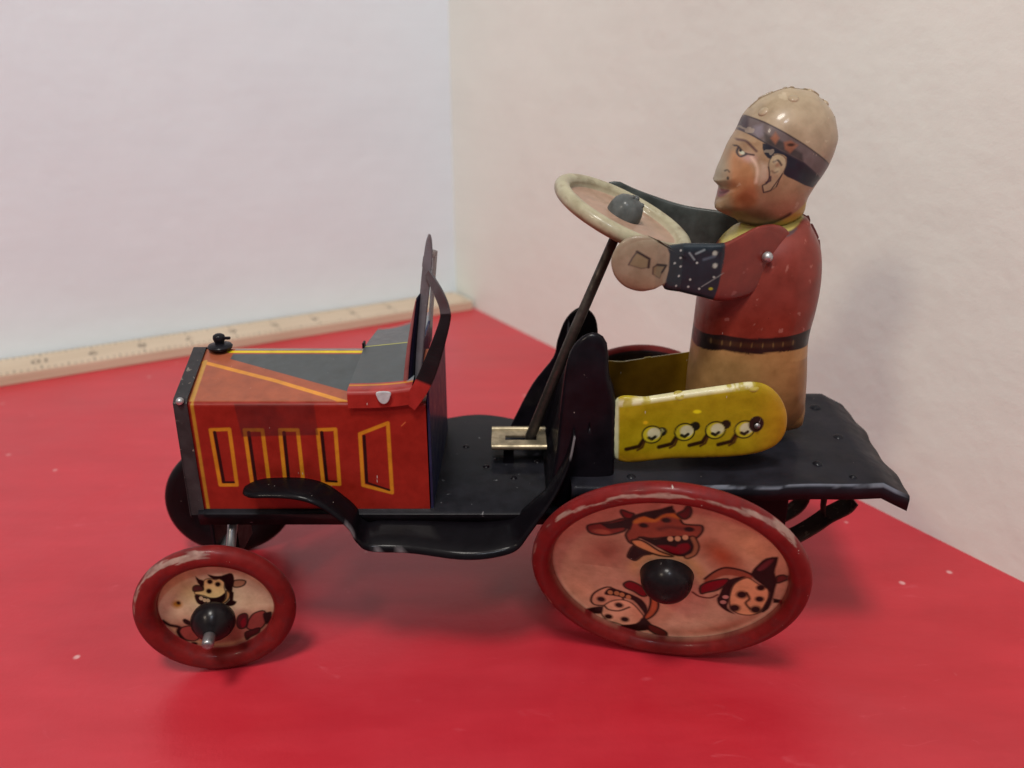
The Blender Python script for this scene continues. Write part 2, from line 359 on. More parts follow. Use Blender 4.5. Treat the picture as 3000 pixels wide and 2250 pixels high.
def tex_noise(nt, scale, detail=4, rough=.55, vec=None, dist=0.0):
    n = nt.nodes.new('ShaderNodeTexNoise')
    n.inputs['Scale'].default_value = scale; n.inputs['Detail'].default_value = detail
    n.inputs['Roughness'].default_value = rough; n.inputs['Distortion'].default_value = dist
    if vec is not None: nt.links.new(vec, n.inputs['Vector'])
    return n
def ramp(nt, fac, stops):
    r = nt.nodes.new('ShaderNodeValToRGB'); nt.links.new(fac, r.inputs['Fac'])
    e = r.color_ramp.elements
    while len(e) < len(stops): e.new(.5)
    for k, (p, c) in zip(e, stops):
        k.position = p; k.color = tuple(c)+(1,) if len(tuple(c)) == 3 else c
    return r
def mixc(nt, fac, a, b, mode='MIX'):
    n = nt.nodes.new('ShaderNodeMix'); n.data_type = 'RGBA'; n.blend_type = mode
    for sock, v in ((n.inputs[0], fac), (n.inputs[6], a), (n.inputs[7], b)):
        if hasattr(v, 'is_linked'): nt.links.new(v, sock)
        elif np.isscalar(v): sock.default_value = v
        else: sock.default_value = tuple(v)+(1,)
    return n.outputs[2]
def bump(nt, bsdf, height, strength, dist):
    b = nt.nodes.new('ShaderNodeBump'); b.inputs['Strength'].default_value = strength
    b.inputs['Distance'].default_value = dist
    nt.links.new(height, b.inputs['Height']); nt.links.new(b.outputs['Normal'], bsdf.inputs['Normal'])
def objco(nt):
    t = nt.nodes.new('ShaderNodeTexCoord'); return t.outputs['Object']
def mapped(nt, vec, scale):
    m = nt.nodes.new('ShaderNodeMapping'); m.inputs['Scale'].default_value = scale
    nt.links.new(vec, m.inputs['Vector']); return m.outputs['Vector']

def litho(name='printed_tin', rough=.38, coat=.20, spec=.22):
    m, nt, b = new_mat(name)
    a = nt.nodes.new('ShaderNodeAttribute'); a.attribute_name = 'Col'
    oc = objco(nt)
    n1 = tex_noise(nt, 260, 5, .6, oc)
    dirt = ramp(nt, n1.outputs['Fac'], [(.25, (.72, .70, .66)), (.62, (1, 1, 1))])
    base = mixc(nt, 1.0, a.outputs['Color'], dirt.outputs['Color'], 'MULTIPLY')
    # small bare scratches
    n2 = tex_noise(nt, 1.0, 2, .5, mapped(nt, oc, (900, 900, 260)))
    sc = ramp(nt, n2.outputs['Fac'], [(.765, (0, 0, 0)), (.79, (1, 1, 1))])
    base = mixc(nt, sc.outputs['Color'], base, (.42, .38, .34))
    nt.links.new(base, b.inputs['Base Color'])
    rr = ramp(nt, n1.outputs['Fac'], [(.3, (rough-.08,)*3), (.7, (rough+.14,)*3)])
    nt.links.new(rr.outputs['Color'], b.inputs['Roughness'])
    b.inputs['Specular IOR Level'].default_value = spec; b.inputs['Coat Weight'].default_value = coat; b.inputs['Coat Roughness'].default_value = .12
    n3 = tex_noise(nt, 70, 3, .5, oc)
    bump(nt, b, n3.outputs['Fac'], .22, .0016)
    return m

def enamel(name, c, rough=.36, wear=(.30, .27, .25), thr=.74, scale=420, spec=.06):
    m, nt, b = new_mat(name); oc = objco(nt)
    n1 = tex_noise(nt, 220, 5, .6, oc)
    base = ramp(nt, n1.outputs['Fac'], [(.3, np.array(c)*.7), (.7, np.array(c)*1.5)]).outputs['Color']
    n2 = tex_noise(nt, scale, 3, .6, oc, .4)
    w = ramp(nt, n2.outputs['Fac'], [(thr, (0, 0, 0)), (thr+.03, (1, 1, 1))])
    base = mixc(nt, w.outputs['Color'], base, wear)
    nt.links.new(base, b.inputs['Base Color'])
    rr = ramp(nt, n1.outputs['Fac'], [(.3, (rough-.08,)*3), (.75, (rough+.2,)*3)])
    nt.links.new(rr.outputs['Color'], b.inputs['Roughness'])
    b.inputs['Specular IOR Level'].default_value = spec
    b.inputs['Coat Weight'].default_value = .18; b.inputs['Coat Roughness'].default_value = .2
    n3 = tex_noise(nt, 60, 3, .5, oc)
    bump(nt, b, n3.outputs['Fac'], .15, .0015)
    return m

def metal(name, c, rough=.35, scale=300):
    m, nt, b = new_mat(name); oc = objco(nt)
    n1 = tex_noise(nt, scale, 5, .65, oc)
    nt.links.new(ramp(nt, n1.outputs['Fac'], [(.3, np.array(c)*.45), (.65, c)]).outputs['Color'], b.inputs['Base Color'])
    b.inputs['Metallic'].default_value = .85
    rr = ramp(nt, n1.outputs['Fac'], [(.3, (rough+.2,)*3), (.7, (rough-.05,)*3)])
    nt.links.new(rr.outputs['Color'], b.inputs['Roughness'])
    return m

M = {}
M['litho'] = litho()
M['litho_black'] = litho('black_printed_tin', .42, .08, .06)
M['litho_dull'] = litho('dull_printed_tin', .40, .05, .14)
M['black'] = enamel('black_enamel', (.005, .004, .006))
M['deck_black'] = enamel('worn_black_enamel', (.009, .009, .012), .42, (.16, .16, .17), .70, 300)
M['radiator'] = enamel('radiator_enamel', (.028, .026, .028), .45, (.16, .14, .12), .64, 500)
M['dash'] = enamel('blue_black_enamel', (.012, .016, .045), .5)
M['hub'] = enamel('hub_enamel', (.009, .007, .008), .30)
M['column'] = metal('dark_steel', (.10, .085, .075), .45)
M['silver'] = metal('bright_tin', (.60, .62, .64), .34)
M['brass'] = metal('tarnished_tin', (.50, .42, .28), .40)
M['steel'] = metal('axle_steel', (.34, .33, .34), .32)
M['spring'] = enamel('spring_steel', (.055, .030, .026), .5, (.14, .09, .07), .60)

def table_mat():
    m, nt, b = new_mat('red_tabletop'); oc = objco(nt)
    n1 = tex_noise(nt, 9, 6, .62, oc, .6)
    n2 = tex_noise(nt, 1, 5, .6, mapped(nt, oc, (22, 95, 30)))
    c = ramp(nt, n1.outputs['Fac'], [(.25, (.37, .008, .018)), (.75, (.54, .016, .031))]).outputs['Color']
    c = mixc(nt, .25, c, ramp(nt, n2.outputs['Fac'], [(.35, (.37, .008, .019)), (.7, (.60, .038, .06))]).outputs['Color'])
    nd = tex_noise(nt, 5.5, 6, .65, oc, 1.0)              # thin dusty film, patchy
    c = mixc(nt, ramp(nt, nd.outputs['Fac'], [(.42, (0, 0, 0)), (.74, (.07, .07, .07))]).outputs['Color'], c, (.62, .20, .26))
    v = nt.nodes.new('ShaderNodeTexVoronoi'); v.inputs['Scale'].default_value = 62
    nt.links.new(oc, v.inputs['Vector'])
    n4 = tex_noise(nt, 30, 3, .6, oc)
    mm = nt.nodes.new('ShaderNodeMath'); mm.operation = 'MULTIPLY'
    sp = ramp(nt, v.outputs['Distance'], [(.04, (1, 1, 1)), (.075, (0, 0, 0))])
    pick = ramp(nt, n4.outputs['Fac'], [(.50, (0, 0, 0)), (.56, (1, 1, 1))])
    nt.links.new(sp.outputs['Color'], mm.inputs[0]); nt.links.new(pick.outputs['Color'], mm.inputs[1])
    c = mixc(nt, mm.outputs[0], c, (.62, .30, .30))
    # pale rubbed scratches
    n5 = tex_noise(nt, 1, 3, .55, mapped(nt, oc, (70, 150, 60)), 1.4)
    s5 = ramp(nt, n5.outputs['Fac'], [(.67, (0, 0, 0)), (.78, (.35, .35, .35))])
    c = mixc(nt, s5.outputs['Color'], c, (.60, .10, .13))
    nt.links.new(c, b.inputs['Base Color'])
    r = ramp(nt, n1.outputs['Fac'], [(.3, (.30,)*3), (.7, (.44,)*3)])
    nt.links.new(r.outputs['Color'], b.inputs['Roughness'])
    b.inputs['Specular IOR Level'].default_value = .6
    b.inputs['Sheen Weight'].default_value = .12; b.inputs['Sheen Roughness'].default_value = .35
    n3 = tex_noise(nt, 420, 4, .6, oc)
    bump(nt, b, n3.outputs['Fac'], .12, .0006)
    return m
def wall_mat(name, c0, c1):
    m, nt, b = new_mat(name); oc = objco(nt)
    n1 = tex_noise(nt, 7, 5, .6, oc)
    n2 = tex_noise(nt, 1, 4, .6, mapped(nt, oc, (18, 18, 260)))
    c = ramp(nt, n1.outputs['Fac'], [(.25, c0), (.75, c1)]).outputs['Color']
    c = mixc(nt, .08, c, ramp(nt, n2.outputs['Fac'], [(.35, np.array(c0)*.86), (.65, c1)]).outputs['Color'])
    nt.links.new(c, b.inputs['Base Color'])
    b.inputs['Roughness'].default_value = .85
    b.inputs['Specular IOR Level'].default_value = .2
    n3 = tex_noise(nt, 16, 4, .55, oc)
    n5 = tex_noise(nt, 330, 4, .7, oc)                    # paper tooth
    ad = nt.nodes.new('ShaderNodeMath'); ad.operation = 'MULTIPLY_ADD'
    nt.links.new(n5.outputs['Fac'], ad.inputs[0]); ad.inputs[1].default_value = .06; nt.links.new(n3.outputs['Fac'], ad.inputs[2])
    bump(nt, b, ad.outputs[0], .35, .005)
    return m
M['table'] = table_mat()
M['wall_cool'] = wall_mat('cool_white_board', (.68, .765, .83), (.72, .795, .85))
M['wall_warm'] = wall_mat('warm_white_board', (.715, .76, .715), (.77, .81, .765))
def wood_mat():
    m, nt, b = new_mat('pale_wood'); oc = objco(nt)
    n1 = tex_noise(nt, 1, 6, .6, mapped(nt, oc, (14, 420, 420)), .6)
    n2 = tex_noise(nt, 22, 3, .5, oc)
    c = ramp(nt, n1.outputs['Fac'], [(.25, (.46, .36, .25)), (.55, (.58, .47, .35)), (.8, (.65, .55, .42))]).outputs['Color']
    c = mixc(nt, .35, c, ramp(nt, n2.outputs['Fac'], [(.3, (.50, .39, .27)), (.7, (.64, .54, .41))]).outputs['Color'])
    nt.links.new(c, b.inputs['Base Color']); b.inputs['Roughness'].default_value = .5
    bump(nt, b, n1.outputs['Fac'], .15, .0005)
    return m
M['wood'] = wood_mat()
def plain(name, c, rough=.5):
    m, nt, b = new_mat(name); oc = objco(nt)
    n = tex_noise(nt, 500, 3, .6, oc)
    nt.links.new(ramp(nt, n.outputs['Fac'], [(.3, np.array(c)*.8), (.7, np.array(c)*1.2)]).outputs['Color'], b.inputs['Base Color'])
    b.inputs['Roughness'].default_value = rough
    return m
M['ink'] = plain('ruler_ink', (.07, .055, .05), .7)
M['tab'] = plain('dull_tin_tab', (.40, .44, .46), .4)
M['hubgrey'] = enamel('grey_enamel', (.085, .092, .092), .38, (.3, .3, .3), .78)
M['grey_sheet'] = enamel('grey_green_sheet', (.045, .052, .050), .5, (.2, .2, .19), .76)

# ------------------------------------------------------------------ the setting: red table top, two white boards
GAIN = 1.24
def ink(r, g, b): return np.clip(lin(r, g, b)*GAIN, 0, .86)

YC = 20.8                                  # middle plane of the toy
RD = np.array([.859, .513]); RN = np.array([-.513, .859])      # along and across the ruler
REND = np.array([-2.62, 52.72])            # right front end of the ruler
W1 = REND+RN*3.05                          # a point of the left board
KD = np.array([18.89, -31.26]); KD /= np.linalg.norm(KD)
K0 = np.array([-2.41, 52.82])
t = np.linalg.solve(np.array([RD, -KD]).T, K0-W1)
KC = W1+RD*t[0]                            # corner of the two boards
LE = KC-RD*95; RE = KC+KD*105
def structure(name, v, f, mat, **k):
    o = mesh_obj(name, v, f, mat, **k); o['kind'] = 'structure'; return o
tv = [(*KC, 0), (*LE, 0), (-80, -55, 0), (75, -55, 0), (*RE, 0)]
n = len(tv)
structure('table_surface', tv+[(x, y, -2.5) for x, y, z in tv],
          [tuple(range(n)), tuple(range(2*n-1, n-1, -1))]+[(i, i+n, (i+1) % n+n, (i+1) % n) for i in range(n)],
          M['table'], smooth=False)
def board(name, a, b, out, mat):
    """upright board from a to b, a little wavy like card, thickness away from the table"""
    nu, nv = 90, 40
    d = (b-a); L = np.linalg.norm(d); d /= L
    V = []
    for k in (0, 1):
        for j in range(nv):
            for i in range(nu):
                u, z = L*i/(nu-1), 62*j/(nv-1)
                e = min(1, u/12, (L-u)/12)                # flat where the boards meet
                w = e*(.22*math.sin(u*.11+1.3)*min(1, z/12)+.10*math.sin(u*.31+z*.12)*min(1, z/10))
                p = a+d*u+out*(w+.35*k)
                V.append((p[0], p[1], z-.02*(0 if z else 1)))
    f1 = grid_faces(nu, nv); f2 = grid_faces(nu, nv)[:, ::-1]+nu*nv
    F = [tuple(q) for q in f1]+[tuple(q) for q in f2]
    top = (nv-1)*nu; o = nu*nv
    F += [(top+i, top+i+1, o+top+i+1, o+top+i) for i in range(nu-1)]
    return structure(name, V, F, mat)
board('wall', LE, KC, RN, M['wall_cool'])
board('wall', KC, RE, np.array([-KD[1], KD[0]]), M['wall_warm'])

# ------------------------------------------------------------------ wooden ruler along the left board
def rp(s, w, z):                            # s back from the right end, w across
    p = REND-RD*s+RN*w; return (p[0], p[1], z)
ruler = thing('wooden_ruler', 'long pale wooden ruler lying flat along the foot of the cool white wall', 'ruler', rp(24, 1.5, 0))
RM = Matrix.Translation(Vector(rp(24, 1.5, 0))*CM) @ Matrix.Rotation(math.atan2(RD[1], RD[0]), 4, 'Z')
v, f = box(-22, 23.95, -1.48, 1.46, .004, .6)
mesh_obj('wooden_strip', v, f, M['wood'], ruler, smooth=False, matrix=RM, bevel=.05)
tick = []
for k in range(0, 8*18):
    s = .4+k*2.54/8
    h = .62 if k % 8 == 0 else (.42 if k % 4 == 0 else .26)
    x = 24-s
    if x < -21.5: break
    tick.append(box(x-.028, x+.028, -1.40, -1.40+h, .602, .606))
    tick.append(box(x-.028, x+.028, 1.38-h*.8, 1.38, .602, .606))
v, f = joined(tick)
o = mesh_obj('graduation_marks', v, f, M['ink'], ruler, smooth=False, matrix=RM); o['kind'] = 'stuff'
for k in range(1, 18):
    fc = bpy.data.curves.new('numeral', 'FONT'); fc.body = str(k); fc.size = .0098; fc.align_x = 'CENTER'; fc.align_y = 'CENTER'
    to = bpy.data.objects.new('numeral_curve', fc); col.objects.link(to)
    bpy.context.view_layer.update()
    me = bpy.data.meshes.new_from_object(to.evaluated_get(bpy.context.evaluated_depsgraph_get()))
    bpy.data.objects.remove(to)
    me.materials.clear(); me.materials.append(M['ink'])
    no = bpy.data.objects.new('numeral', me)
    place(no, ruler, RM @ Matrix.Translation(Vector((24-.4-2.54*k, .05, .604))*CM) @ Matrix.Rotation(math.pi, 4, 'Z'))

# ------------------------------------------------------------------ the toy car
car = thing('toy_car', 'old lithographed tin wind-up car, red bonnet, yellow seat sides, cow faces on its wheels', 'toy car', (0.5, YC, 0))

# --- bonnet: one printed sheet, near side > slope > ridge > far side
H_X1 = -2.15
RED = ink(122, 27, 18); YEL = ink(170, 112, 24); PALEY = ink(190, 168, 20); INKD = ink(24, 8, 8)
ORG = ink(138, 74, 52); SLATE = ink(66, 70, 72)  # ORG: faded bonnet red with the slope's top light painted in
sec = []                                    # (y, z, kind, coordinate)
for z in np.linspace(4.62, 7.54, 210): sec.append((18.3, z, 0, z))
for k in range(1, 8):
    a = math.radians(90*k/8*.86); sec.append((18.3+.10*(1-math.cos(a)), 7.54+.10*math.sin(a), 0, 7.54+.1*math.sin(a)))
for s in np.linspace(.04, 1, 150): sec.append((18.3+2.5*s, 7.64+.56*s, 1, s))
for s in np.linspace(.97, 0, 24): sec.append((23.3-2.5*s, 7.36+.84*s, 2, s))
for z in np.linspace(7.2, 4.62, 12): sec.append((23.3, z, 3, z))
S = np.array(sec); nS = len(S); nX = 430
peak = np.where(S[:, 2] == 0, 0, np.where(S[:, 2] == 3, 0, S[:, 3]))
U = np.linspace(0, 1, nX)
x0 = -8.10-.34*peak
X = x0[:, None]+(H_X1-x0[:, None])*U[None, :]
Y = np.repeat(S[:, 0:1], nX, 1); Z = np.repeat(S[:, 1:2], nX, 1)
kind = np.repeat(S[:, 2:3], nX, 1).ravel(); cc = np.repeat(S[:, 3:4], nX, 1).ravel()
colr = np.tile(RED, (nS*nX, 1))
m = kind == 0
p = Print(X.ravel()[m], cc[m], RED)
for q in (P_L1, P_L2, P_L3, P_L4, P_D):
    p.line(q, .095, YEL, closed=True)
    p.line([(q[0][0]+.10, q[0][1]-.07), (q[3][0]+.10, q[3][1]+.09)], .085, INKD)
    p.line([(q[3][0]+.10, q[3][1]+.08), (q[2][0]-.07, q[2][1]+.08)], .06, INKD)
p.line([(-7.97, 7.6), (-7.97, 4.6)], .085, ink(150, 105, 30))
tapes = Print(p.x, p.y, (0, 0, 0)); tapes.poly(P_TAPE, (1, 1, 1), .02)
tn = vnoise(p.x, p.y, 2.5, 4)
p.mix(tapes.c[:, 0]*(.35+.5*tn), ink(66, 22, 22))
p.line([(-2.78, 7.02), (-2.68, 7.12)], .02, ink(170, 90, 50))
p.grain(.10, 1.6, 2)
colr[m] = p.c
m = (kind == 1) | (kind == 2)
p = Print(X.ravel()[m], cc[m]*2.5, ORG)     # across the slope in cm
sc = lambda q: [(a, b*2.5) for a, b in q]
p.poly(sc([(-7.60, .80), (-4.0, .17), (-3.9, .90), (-7.60, .90)]), SLATE)
p.line(sc([(-7.75, .945), (-3.9, .945)]), .10, PALEY)
p.poly(sc([(-7.6, .975), (-3.9, .975), (-3.9, 1.1), (-7.6, 1.1)]), ink(120, 110, 112))
p.line(sc([(-8.26, .735), (-6.12, .39), (-4.02, .0)]), .13, ink(184, 122, 46))
p.line(sc([(-8.24, .76), (-7.98, .0)]), .11, ink(160, 118, 56))
p.grain(.12, 2.0, 5)
colr[m] = p.c
colr[kind == 3] = RED
mesh_obj('bonnet', np.stack([X.ravel(), Y.ravel(), Z.ravel()], 1), grid_faces(nX, nS), M['litho'], car, colors=colr, auto=40)

# --- radiator shell in front of the bonnet
def hood_section(grow, zb):
    return [(18.3-grow, zb), (18.3-grow, 7.64+grow*.3), (18.3-grow+.12, 7.70+grow), (YC, 8.20+grow), (23.3+grow-.12, 7.26+grow), (23.3+grow, 7.2+grow*.3), (23.3+grow, zb)]
A = hood_section(.06, 4.5); B = hood_section(-.22, 4.9)
def rx(y, base): return base-.34*max(0, 1-abs(y-YC)/2.5)
V = []
for x in (-8.42, -8.06):
    for (y, z) in A: V.append((rx(y, x), y, z))
for (y, z) in B: V.append((rx(y, -8.42), y, z))
for (y, z) in B: V.append((rx(y, -8.20), y, z))
F = []
k = 7
for i in range(6):
    F += [(i, i+1, k+i+1, k+i), (i, 2*k+i, 2*k+i+1, i+1), (2*k+i, 3*k+i, 3*k+i+1, 2*k+i+1)]
F += [(3*k+6, 3*k+5, 3*k+4, 3*k+3), (3*k+3, 3*k+2, 3*k+1, 3*k), (3*k, 3*k+6, 3*k+3), (6, 13, 7, 0), (0, 14, 20, 6)]
rad = mesh_obj('radiator', V, F, M['radiator'], car, smooth=False, bevel=.03)
v, f = lathe([(0, .09), (.05, .085), (.09, .04), (.10, 0)], 20)
mesh_obj('rivet', v, f, M['silver'], rad, matrix=frame((-8.22, 18.235, 7.72), (0, -.75, .65)))
capv, capf = lathe([(0, .48), (.09, .47), (.15, .43), (.165, .36), (.15, .29), (.12, .24), (.13, .19), (.30, .17), (.335, .12), (.31, .06), (.2, 0), (0, -.02)], 40)
capo = mesh_obj('radiator_cap', capv, capf, M['deck_black'], car, matrix=Matrix.Translation(Vector((-8.0, YC-.05, 8.18))*CM), auto=50)
v, f = box(-7.9, -7.68, YC-.12, YC-.02, 8.50, 8.58)
mesh_obj('cap_wing', v, f, M['black'], capo, smooth=False, bevel=.03)

# --- cowl behind the bonnet
nC, nQ = 150, 230
q = np.linspace(0, 1, nQ); U = np.linspace(0, 1, nC)
cs = []
for w in np.linspace(0, 1, 44): cs.append((18.17+.01*w, 7.56+.34*w, 0))
for k in range(1, 9):
    a = math.radians(80*k/9); cs.append((18.18+.16*(1-math.cos(a)), 7.90+.12*math.sin(a), .02*k/9))
for s in np.linspace(.05, 1, 120): cs.append((18.2+2.6*s, 8.01+.26*s, s))
for s in np.linspace(.98, .05, 60): cs.append((23.4-2.6*s, 8.01+.26*s, 2-s))
for w in np.linspace(1, 0, 8): cs.append((23.43, 7.56+.34*w, 2))
CS = np.array(cs); nQ = len(CS)
XX = -4.06+(1.60)*U[None, :]+0*CS[:, :1]
YY = CS[:, :1]+0*XX; ZZ = CS[:, 1:2]+0*XX
u2 = np.clip(U, 0, 1)[None, :]
ZZ = ZZ+.17*u2*np.exp(-((YY-YC)/1.6)**2)+.55*u2**2*np.clip((YY-21.2)/2.1, 0, 1)**1.3+.10*u2**3*np.clip((YC-YY)/2.4, 0, 1)
p = Print(XX, np.repeat(CS[:, 2:3], nC, 1), SLATE)
side = np.repeat((np.arange(nQ) < 44)[:, None], nC, 1).ravel()
REDC = ink(136, 34, 28)
p.mix(np.clip(.5+(.155-p.y)/.012, 0, 1), ink(140, 50, 48))
p.mix(np.clip(.5+(.014-abs(p.y-.115))/.008, 0, 1), YEL)
p.mix(side.astype(float), REDC)
p.mix(np.clip(.5+(.012-abs(p.y-1.0))/.006, 0, 1), ink(150, 150, 60))
p.mix(np.clip(.5+(p.y-1.85)/.02, 0, 1), REDC)
p.mix(np.clip(.5+(p.x+2.62)/.05, 0, 1)*.75*np.clip((p.y-.1)*20, 0, 1), ink(120, 126, 132))
p.grain(.12, 2.2, 8)
cowl = mesh_obj('cowl', np.stack([XX.ravel(), YY.ravel(), ZZ.ravel()], 1), grid_faces(nC, nQ), M['litho'], car, colors=p.c, auto=50)
o = crom([(-3.31, 8.02), (-2.98, 8.02), (-3.0, 7.86), (-3.06, 7.75), (-3.15, 7.71), (-3.24, 7.75), (-3.30, 7.86)], 4)
v, f = prism(o, 18.07, 18.13)
mesh_obj('latch_tab', v, f, M['tab'], cowl, smooth=False, bevel=.02)
# flange end of the cowl sheet at the front joint
v, f = box(-4.10, -4.04, YC-.1, YC+.15, 8.24, 8.40)
mesh_obj('joint_clip', v, f, M['black'], cowl, smooth=False, bevel=.015)

# --- dashboard closing the bonnet towards the cockpit
dz = [(18.33, 4.62), (18.33, 7.9), (18.6, 8.05), (YC, 8.35), (23.0, 8.1), (23.3, 7.9), (23.3, 4.62)]
V = [(-2.12, y, z) for y, z in dz]+[(-2.06, y, z) for y, z in dz]
n = 7
F = [tuple(range(n)), tuple(range(2*n-1, n-1, -1))]+[(i, i+n, (i+1) % n+n, (i+1) % n) for i in range(n)]
mesh_obj('dashboard', V, F, M['dash'], car, smooth=False)

# --- windscreen frame, its lower dark panel and the bent side stay
ws = bpy.data.objects.new('windscreen', None); place(ws, car, Matrix.Translation(Vector((-2.3, YC, 8.0))*CM))
def ribbon(L, R, n=6):
    l = crom(L, n, False); r = crom(R, n, False); k = len(l)
    return np.concatenate([l, r]), [(i, i+1, k+i+1, k+i) for i in range(k-1)], k
WSC = ink(118, 116, 118)
def painted(name, v, f, c, parent, solid=.045, mat='litho', smooth=True):
    return mesh_obj(name, v, f, M[mat], parent, colors=np.array(c), solid=solid, smooth=smooth)
pl = [(-2.50, 7.85), (-2.45, 8.4), (-2.33, 9.5), (-2.19, 10.6), (-2.10, 11.2), (-2.03, 11.55), (-1.96, 11.74)]
pr_ = [(-2.33, 7.85), (-2.27, 8.4), (-2.13, 9.5), (-1.97, 10.6), (-1.90, 11.2), (-1.90, 11.58), (-1.93, 11.75)]
v, f, k = ribbon([(x, 18.90, z) for x, z in pl], [(x, 18.76, z) for x, z in pr_])
painted('post', v, f, np.tile(ink(92, 92, 98), (len(v), 1)), ws, .04, 'litho', False)
pf_ = [(-2.46, 7.85), (-2.40, 8.6), (-2.30, 9.6), (-2.20, 10.55)]
v, f, k = ribbon([(x, 22.3, z) for x, z in pf_], [(x+.05, 22.6, z) for x, z in pf_])
painted('post', v, f, np.tile(ink(108, 106, 110), (len(v), 1)), ws, .06, 'litho', False)
v, f, k = ribbon([(-2.14, 18.9, 10.95), (-2.13, 20.0, 10.85), (-2.15, 21.3, 10.65), (-2.20, 22.6, 10.40)],
                 [(-2.10, 18.9, 11.20), (-2.10, 20.0, 11.05), (-2.12, 21.3, 10.85), (-2.18, 22.6, 10.55)])
painted('top_rail', v, f, np.tile(ink(70, 68, 74), (len(v), 1)), ws, .05)
v, f, k = ribbon([(-2.74, 18.62, 7.95), (-2.60, 18.62, 8.9), (-2.46, 18.64, 9.6), (-2.33, 18.68, 10.15)],
                 [(-2.62, 18.60, 7.95), (-2.51, 18.60, 8.9), (-2.40, 18.62, 9.6), (-2.31, 18.68, 10.2)])
v2, f2, k = ribbon([(-2.62, 18.62, 7.95), (-2.51, 18.64, 8.9), (-2.40, 18.66, 9.6), (-2.31, 18.72, 10.2)],
                  [(-2.46, 18.90, 7.9), (-2.38, 18.90, 8.9), (-2.30, 18.90, 9.6), (-2.22, 18.90, 10.3)])
painted('dark_panel', v2, f2, np.tile(ink(16, 17, 34), (len(v2), 1)), ws, .03, 'litho_black')
painted('flange', v, f, np.tile(ink(126, 76, 76), (len(v), 1)), ws, .03)  # pink reflection of the red table painted into the flange colour
v, f = box(-2.44, -2.38, 19.13, 22.3, 7.9, 8.55)
mesh_obj('sill', v, f, M['dash'], ws, smooth=False)
L = [(-2.72, 18.25, 7.74), (-2.42, 18.2, 8.18), (-2.12, 18.25, 8.80), (-1.75, 18.3, 9.70), (-1.71, 18.35, 10.03), (-1.84, 18.45, 10.38), (-2.06, 18.75, 10.78)]
R = [(-2.40, 18.16, 7.52), (-2.04, 18.1, 8.06), (-1.78, 18.1, 8.68), (-1.49, 18.15, 9.72), (-1.48, 18.2, 10.11), (-1.65, 18.3, 10.54), (-1.96, 18.62, 10.93)]
v, f, k = ribbon(L, R, 10)
tt = np.concatenate([np.linspace(0, 6, k)]*2)
c = np.tile(ink(14, 9, 13), (len(v), 1)); c[tt < 1.25] = ink(134, 34, 30); c[tt > 3.6] = ink(70, 68, 72)  # grey upper end is reflected light painted onto the black stay
st = painted('side_stay', v, f, c, ws, .05, 'litho', False)

# --- floor, sills
nf = 40
V = []; xs = np.linspace(-8.2, 1.5, nf)
far = lambda x: 23.6+(.82*math.exp(-((x+1.1)/1.5)**2) if True else 0)
for x in xs: V.append((x, 18.22, 4.22))
for x in xs: V.append((x, 18.16, 4.55))
for x in xs: V.append((x, 18.24, 4.61))
for x in xs: V.append((x, far(x), 4.61))
for x in xs: V.append((x, far(x)+.04, 4.25))
mesh_obj('floor_plate', V, grid_faces(nf, 5), M['deck_black'], car, solid=.05, auto=50)
for x, y in ((-.75, 20.68), (.05, 19.98), (.75, 21.0), (-1.4, 22.0)):
    v, f = lathe([(0, .05), (.05, .045), (.09, .015), (.10, 0)], 16)
    mesh_obj('rivet', v, f, M['black'], car, matrix=Matrix.Translation(Vector((x, y, 4.635))*CM))

# --- wing and running board, one pressed strip on each side
prof = [(-6.75, 5.50), (-6.1, 5.56), (-5.35, 5.55), (-4.80, 5.38), (-4.32, 4.98), (-4.07, 4.68), (-3.90, 4.30), (-3.55, 4.02), (-2.4, 3.98), (-1.2, 3.94), (-.4, 3.97), (.10, 4.10), (.40, 4.50), (.70, 4.96), (1.08, 5.55), (1.40, 6.25), (1.55, 6.95)]
def wing(sgn):
    pr = crom(prof, 6, False); n = len(pr); V = []
    rows = 7
    for j in range(rows):
        w = j/(rows-1)
        for i, (x, z) in enumerate(pr):
            e = i/(n-1)
            tip = min(1, (x+6.78)/.5)                       # rounded front tip
            out = 17.32+.06*math.sin(x*1.7)-.18*math.exp(-((x+1.2)/1.4)**2)
            inn = 18.24
            if z > 5.0 and x > .5: out = 17.32+(z-5.0)*.28
            y = inn+(out-inn)*w
            if x < -6.2: y = 17.8+(y-17.8)*math.sqrt(max(.02, tip*(2-tip)))
            dz = -.06*max(0, w-.75)/.25 + .03*math.sin(math.pi*w)
            tread = max(0, min(1, (x+4.0)/.5, (.9-x)/.7))       # the tread falls outwards from the floor edge
            dz += .36*tread*(1-w)
            V.append((x, YC+(y-YC)*sgn, z+dz))
    e = np.repeat(np.arange(rows), n); q = np.array(V)
    nz = vnoise(q[:, 0], q[:, 1], 5, 3, 4)
    c = np.tile(ink(11, 9, 13), (len(q), 1)); wr = np.clip((nz-.62)/.08, 0, .8)*(e == rows-1)*(q[:, 0] > -5.8)
    c += wr[:, None]*(ink(104, 100, 104)-c)
    return mesh_obj('running_board', V, grid_faces(n, rows), M['litho_black'], car, colors=c, solid=.05)
wing(1); o2 = wing(-1)
v, f = lathe([(0, .03), (.06, .025), (.09, 0)], 14)
mesh_obj('paint_chip', v, f, M['silver'], car, matrix=frame((-3.30, 17.75, 4.03), (0, 0, 1))@Matrix.Scale(.7, 4, (1, 0, 0)))

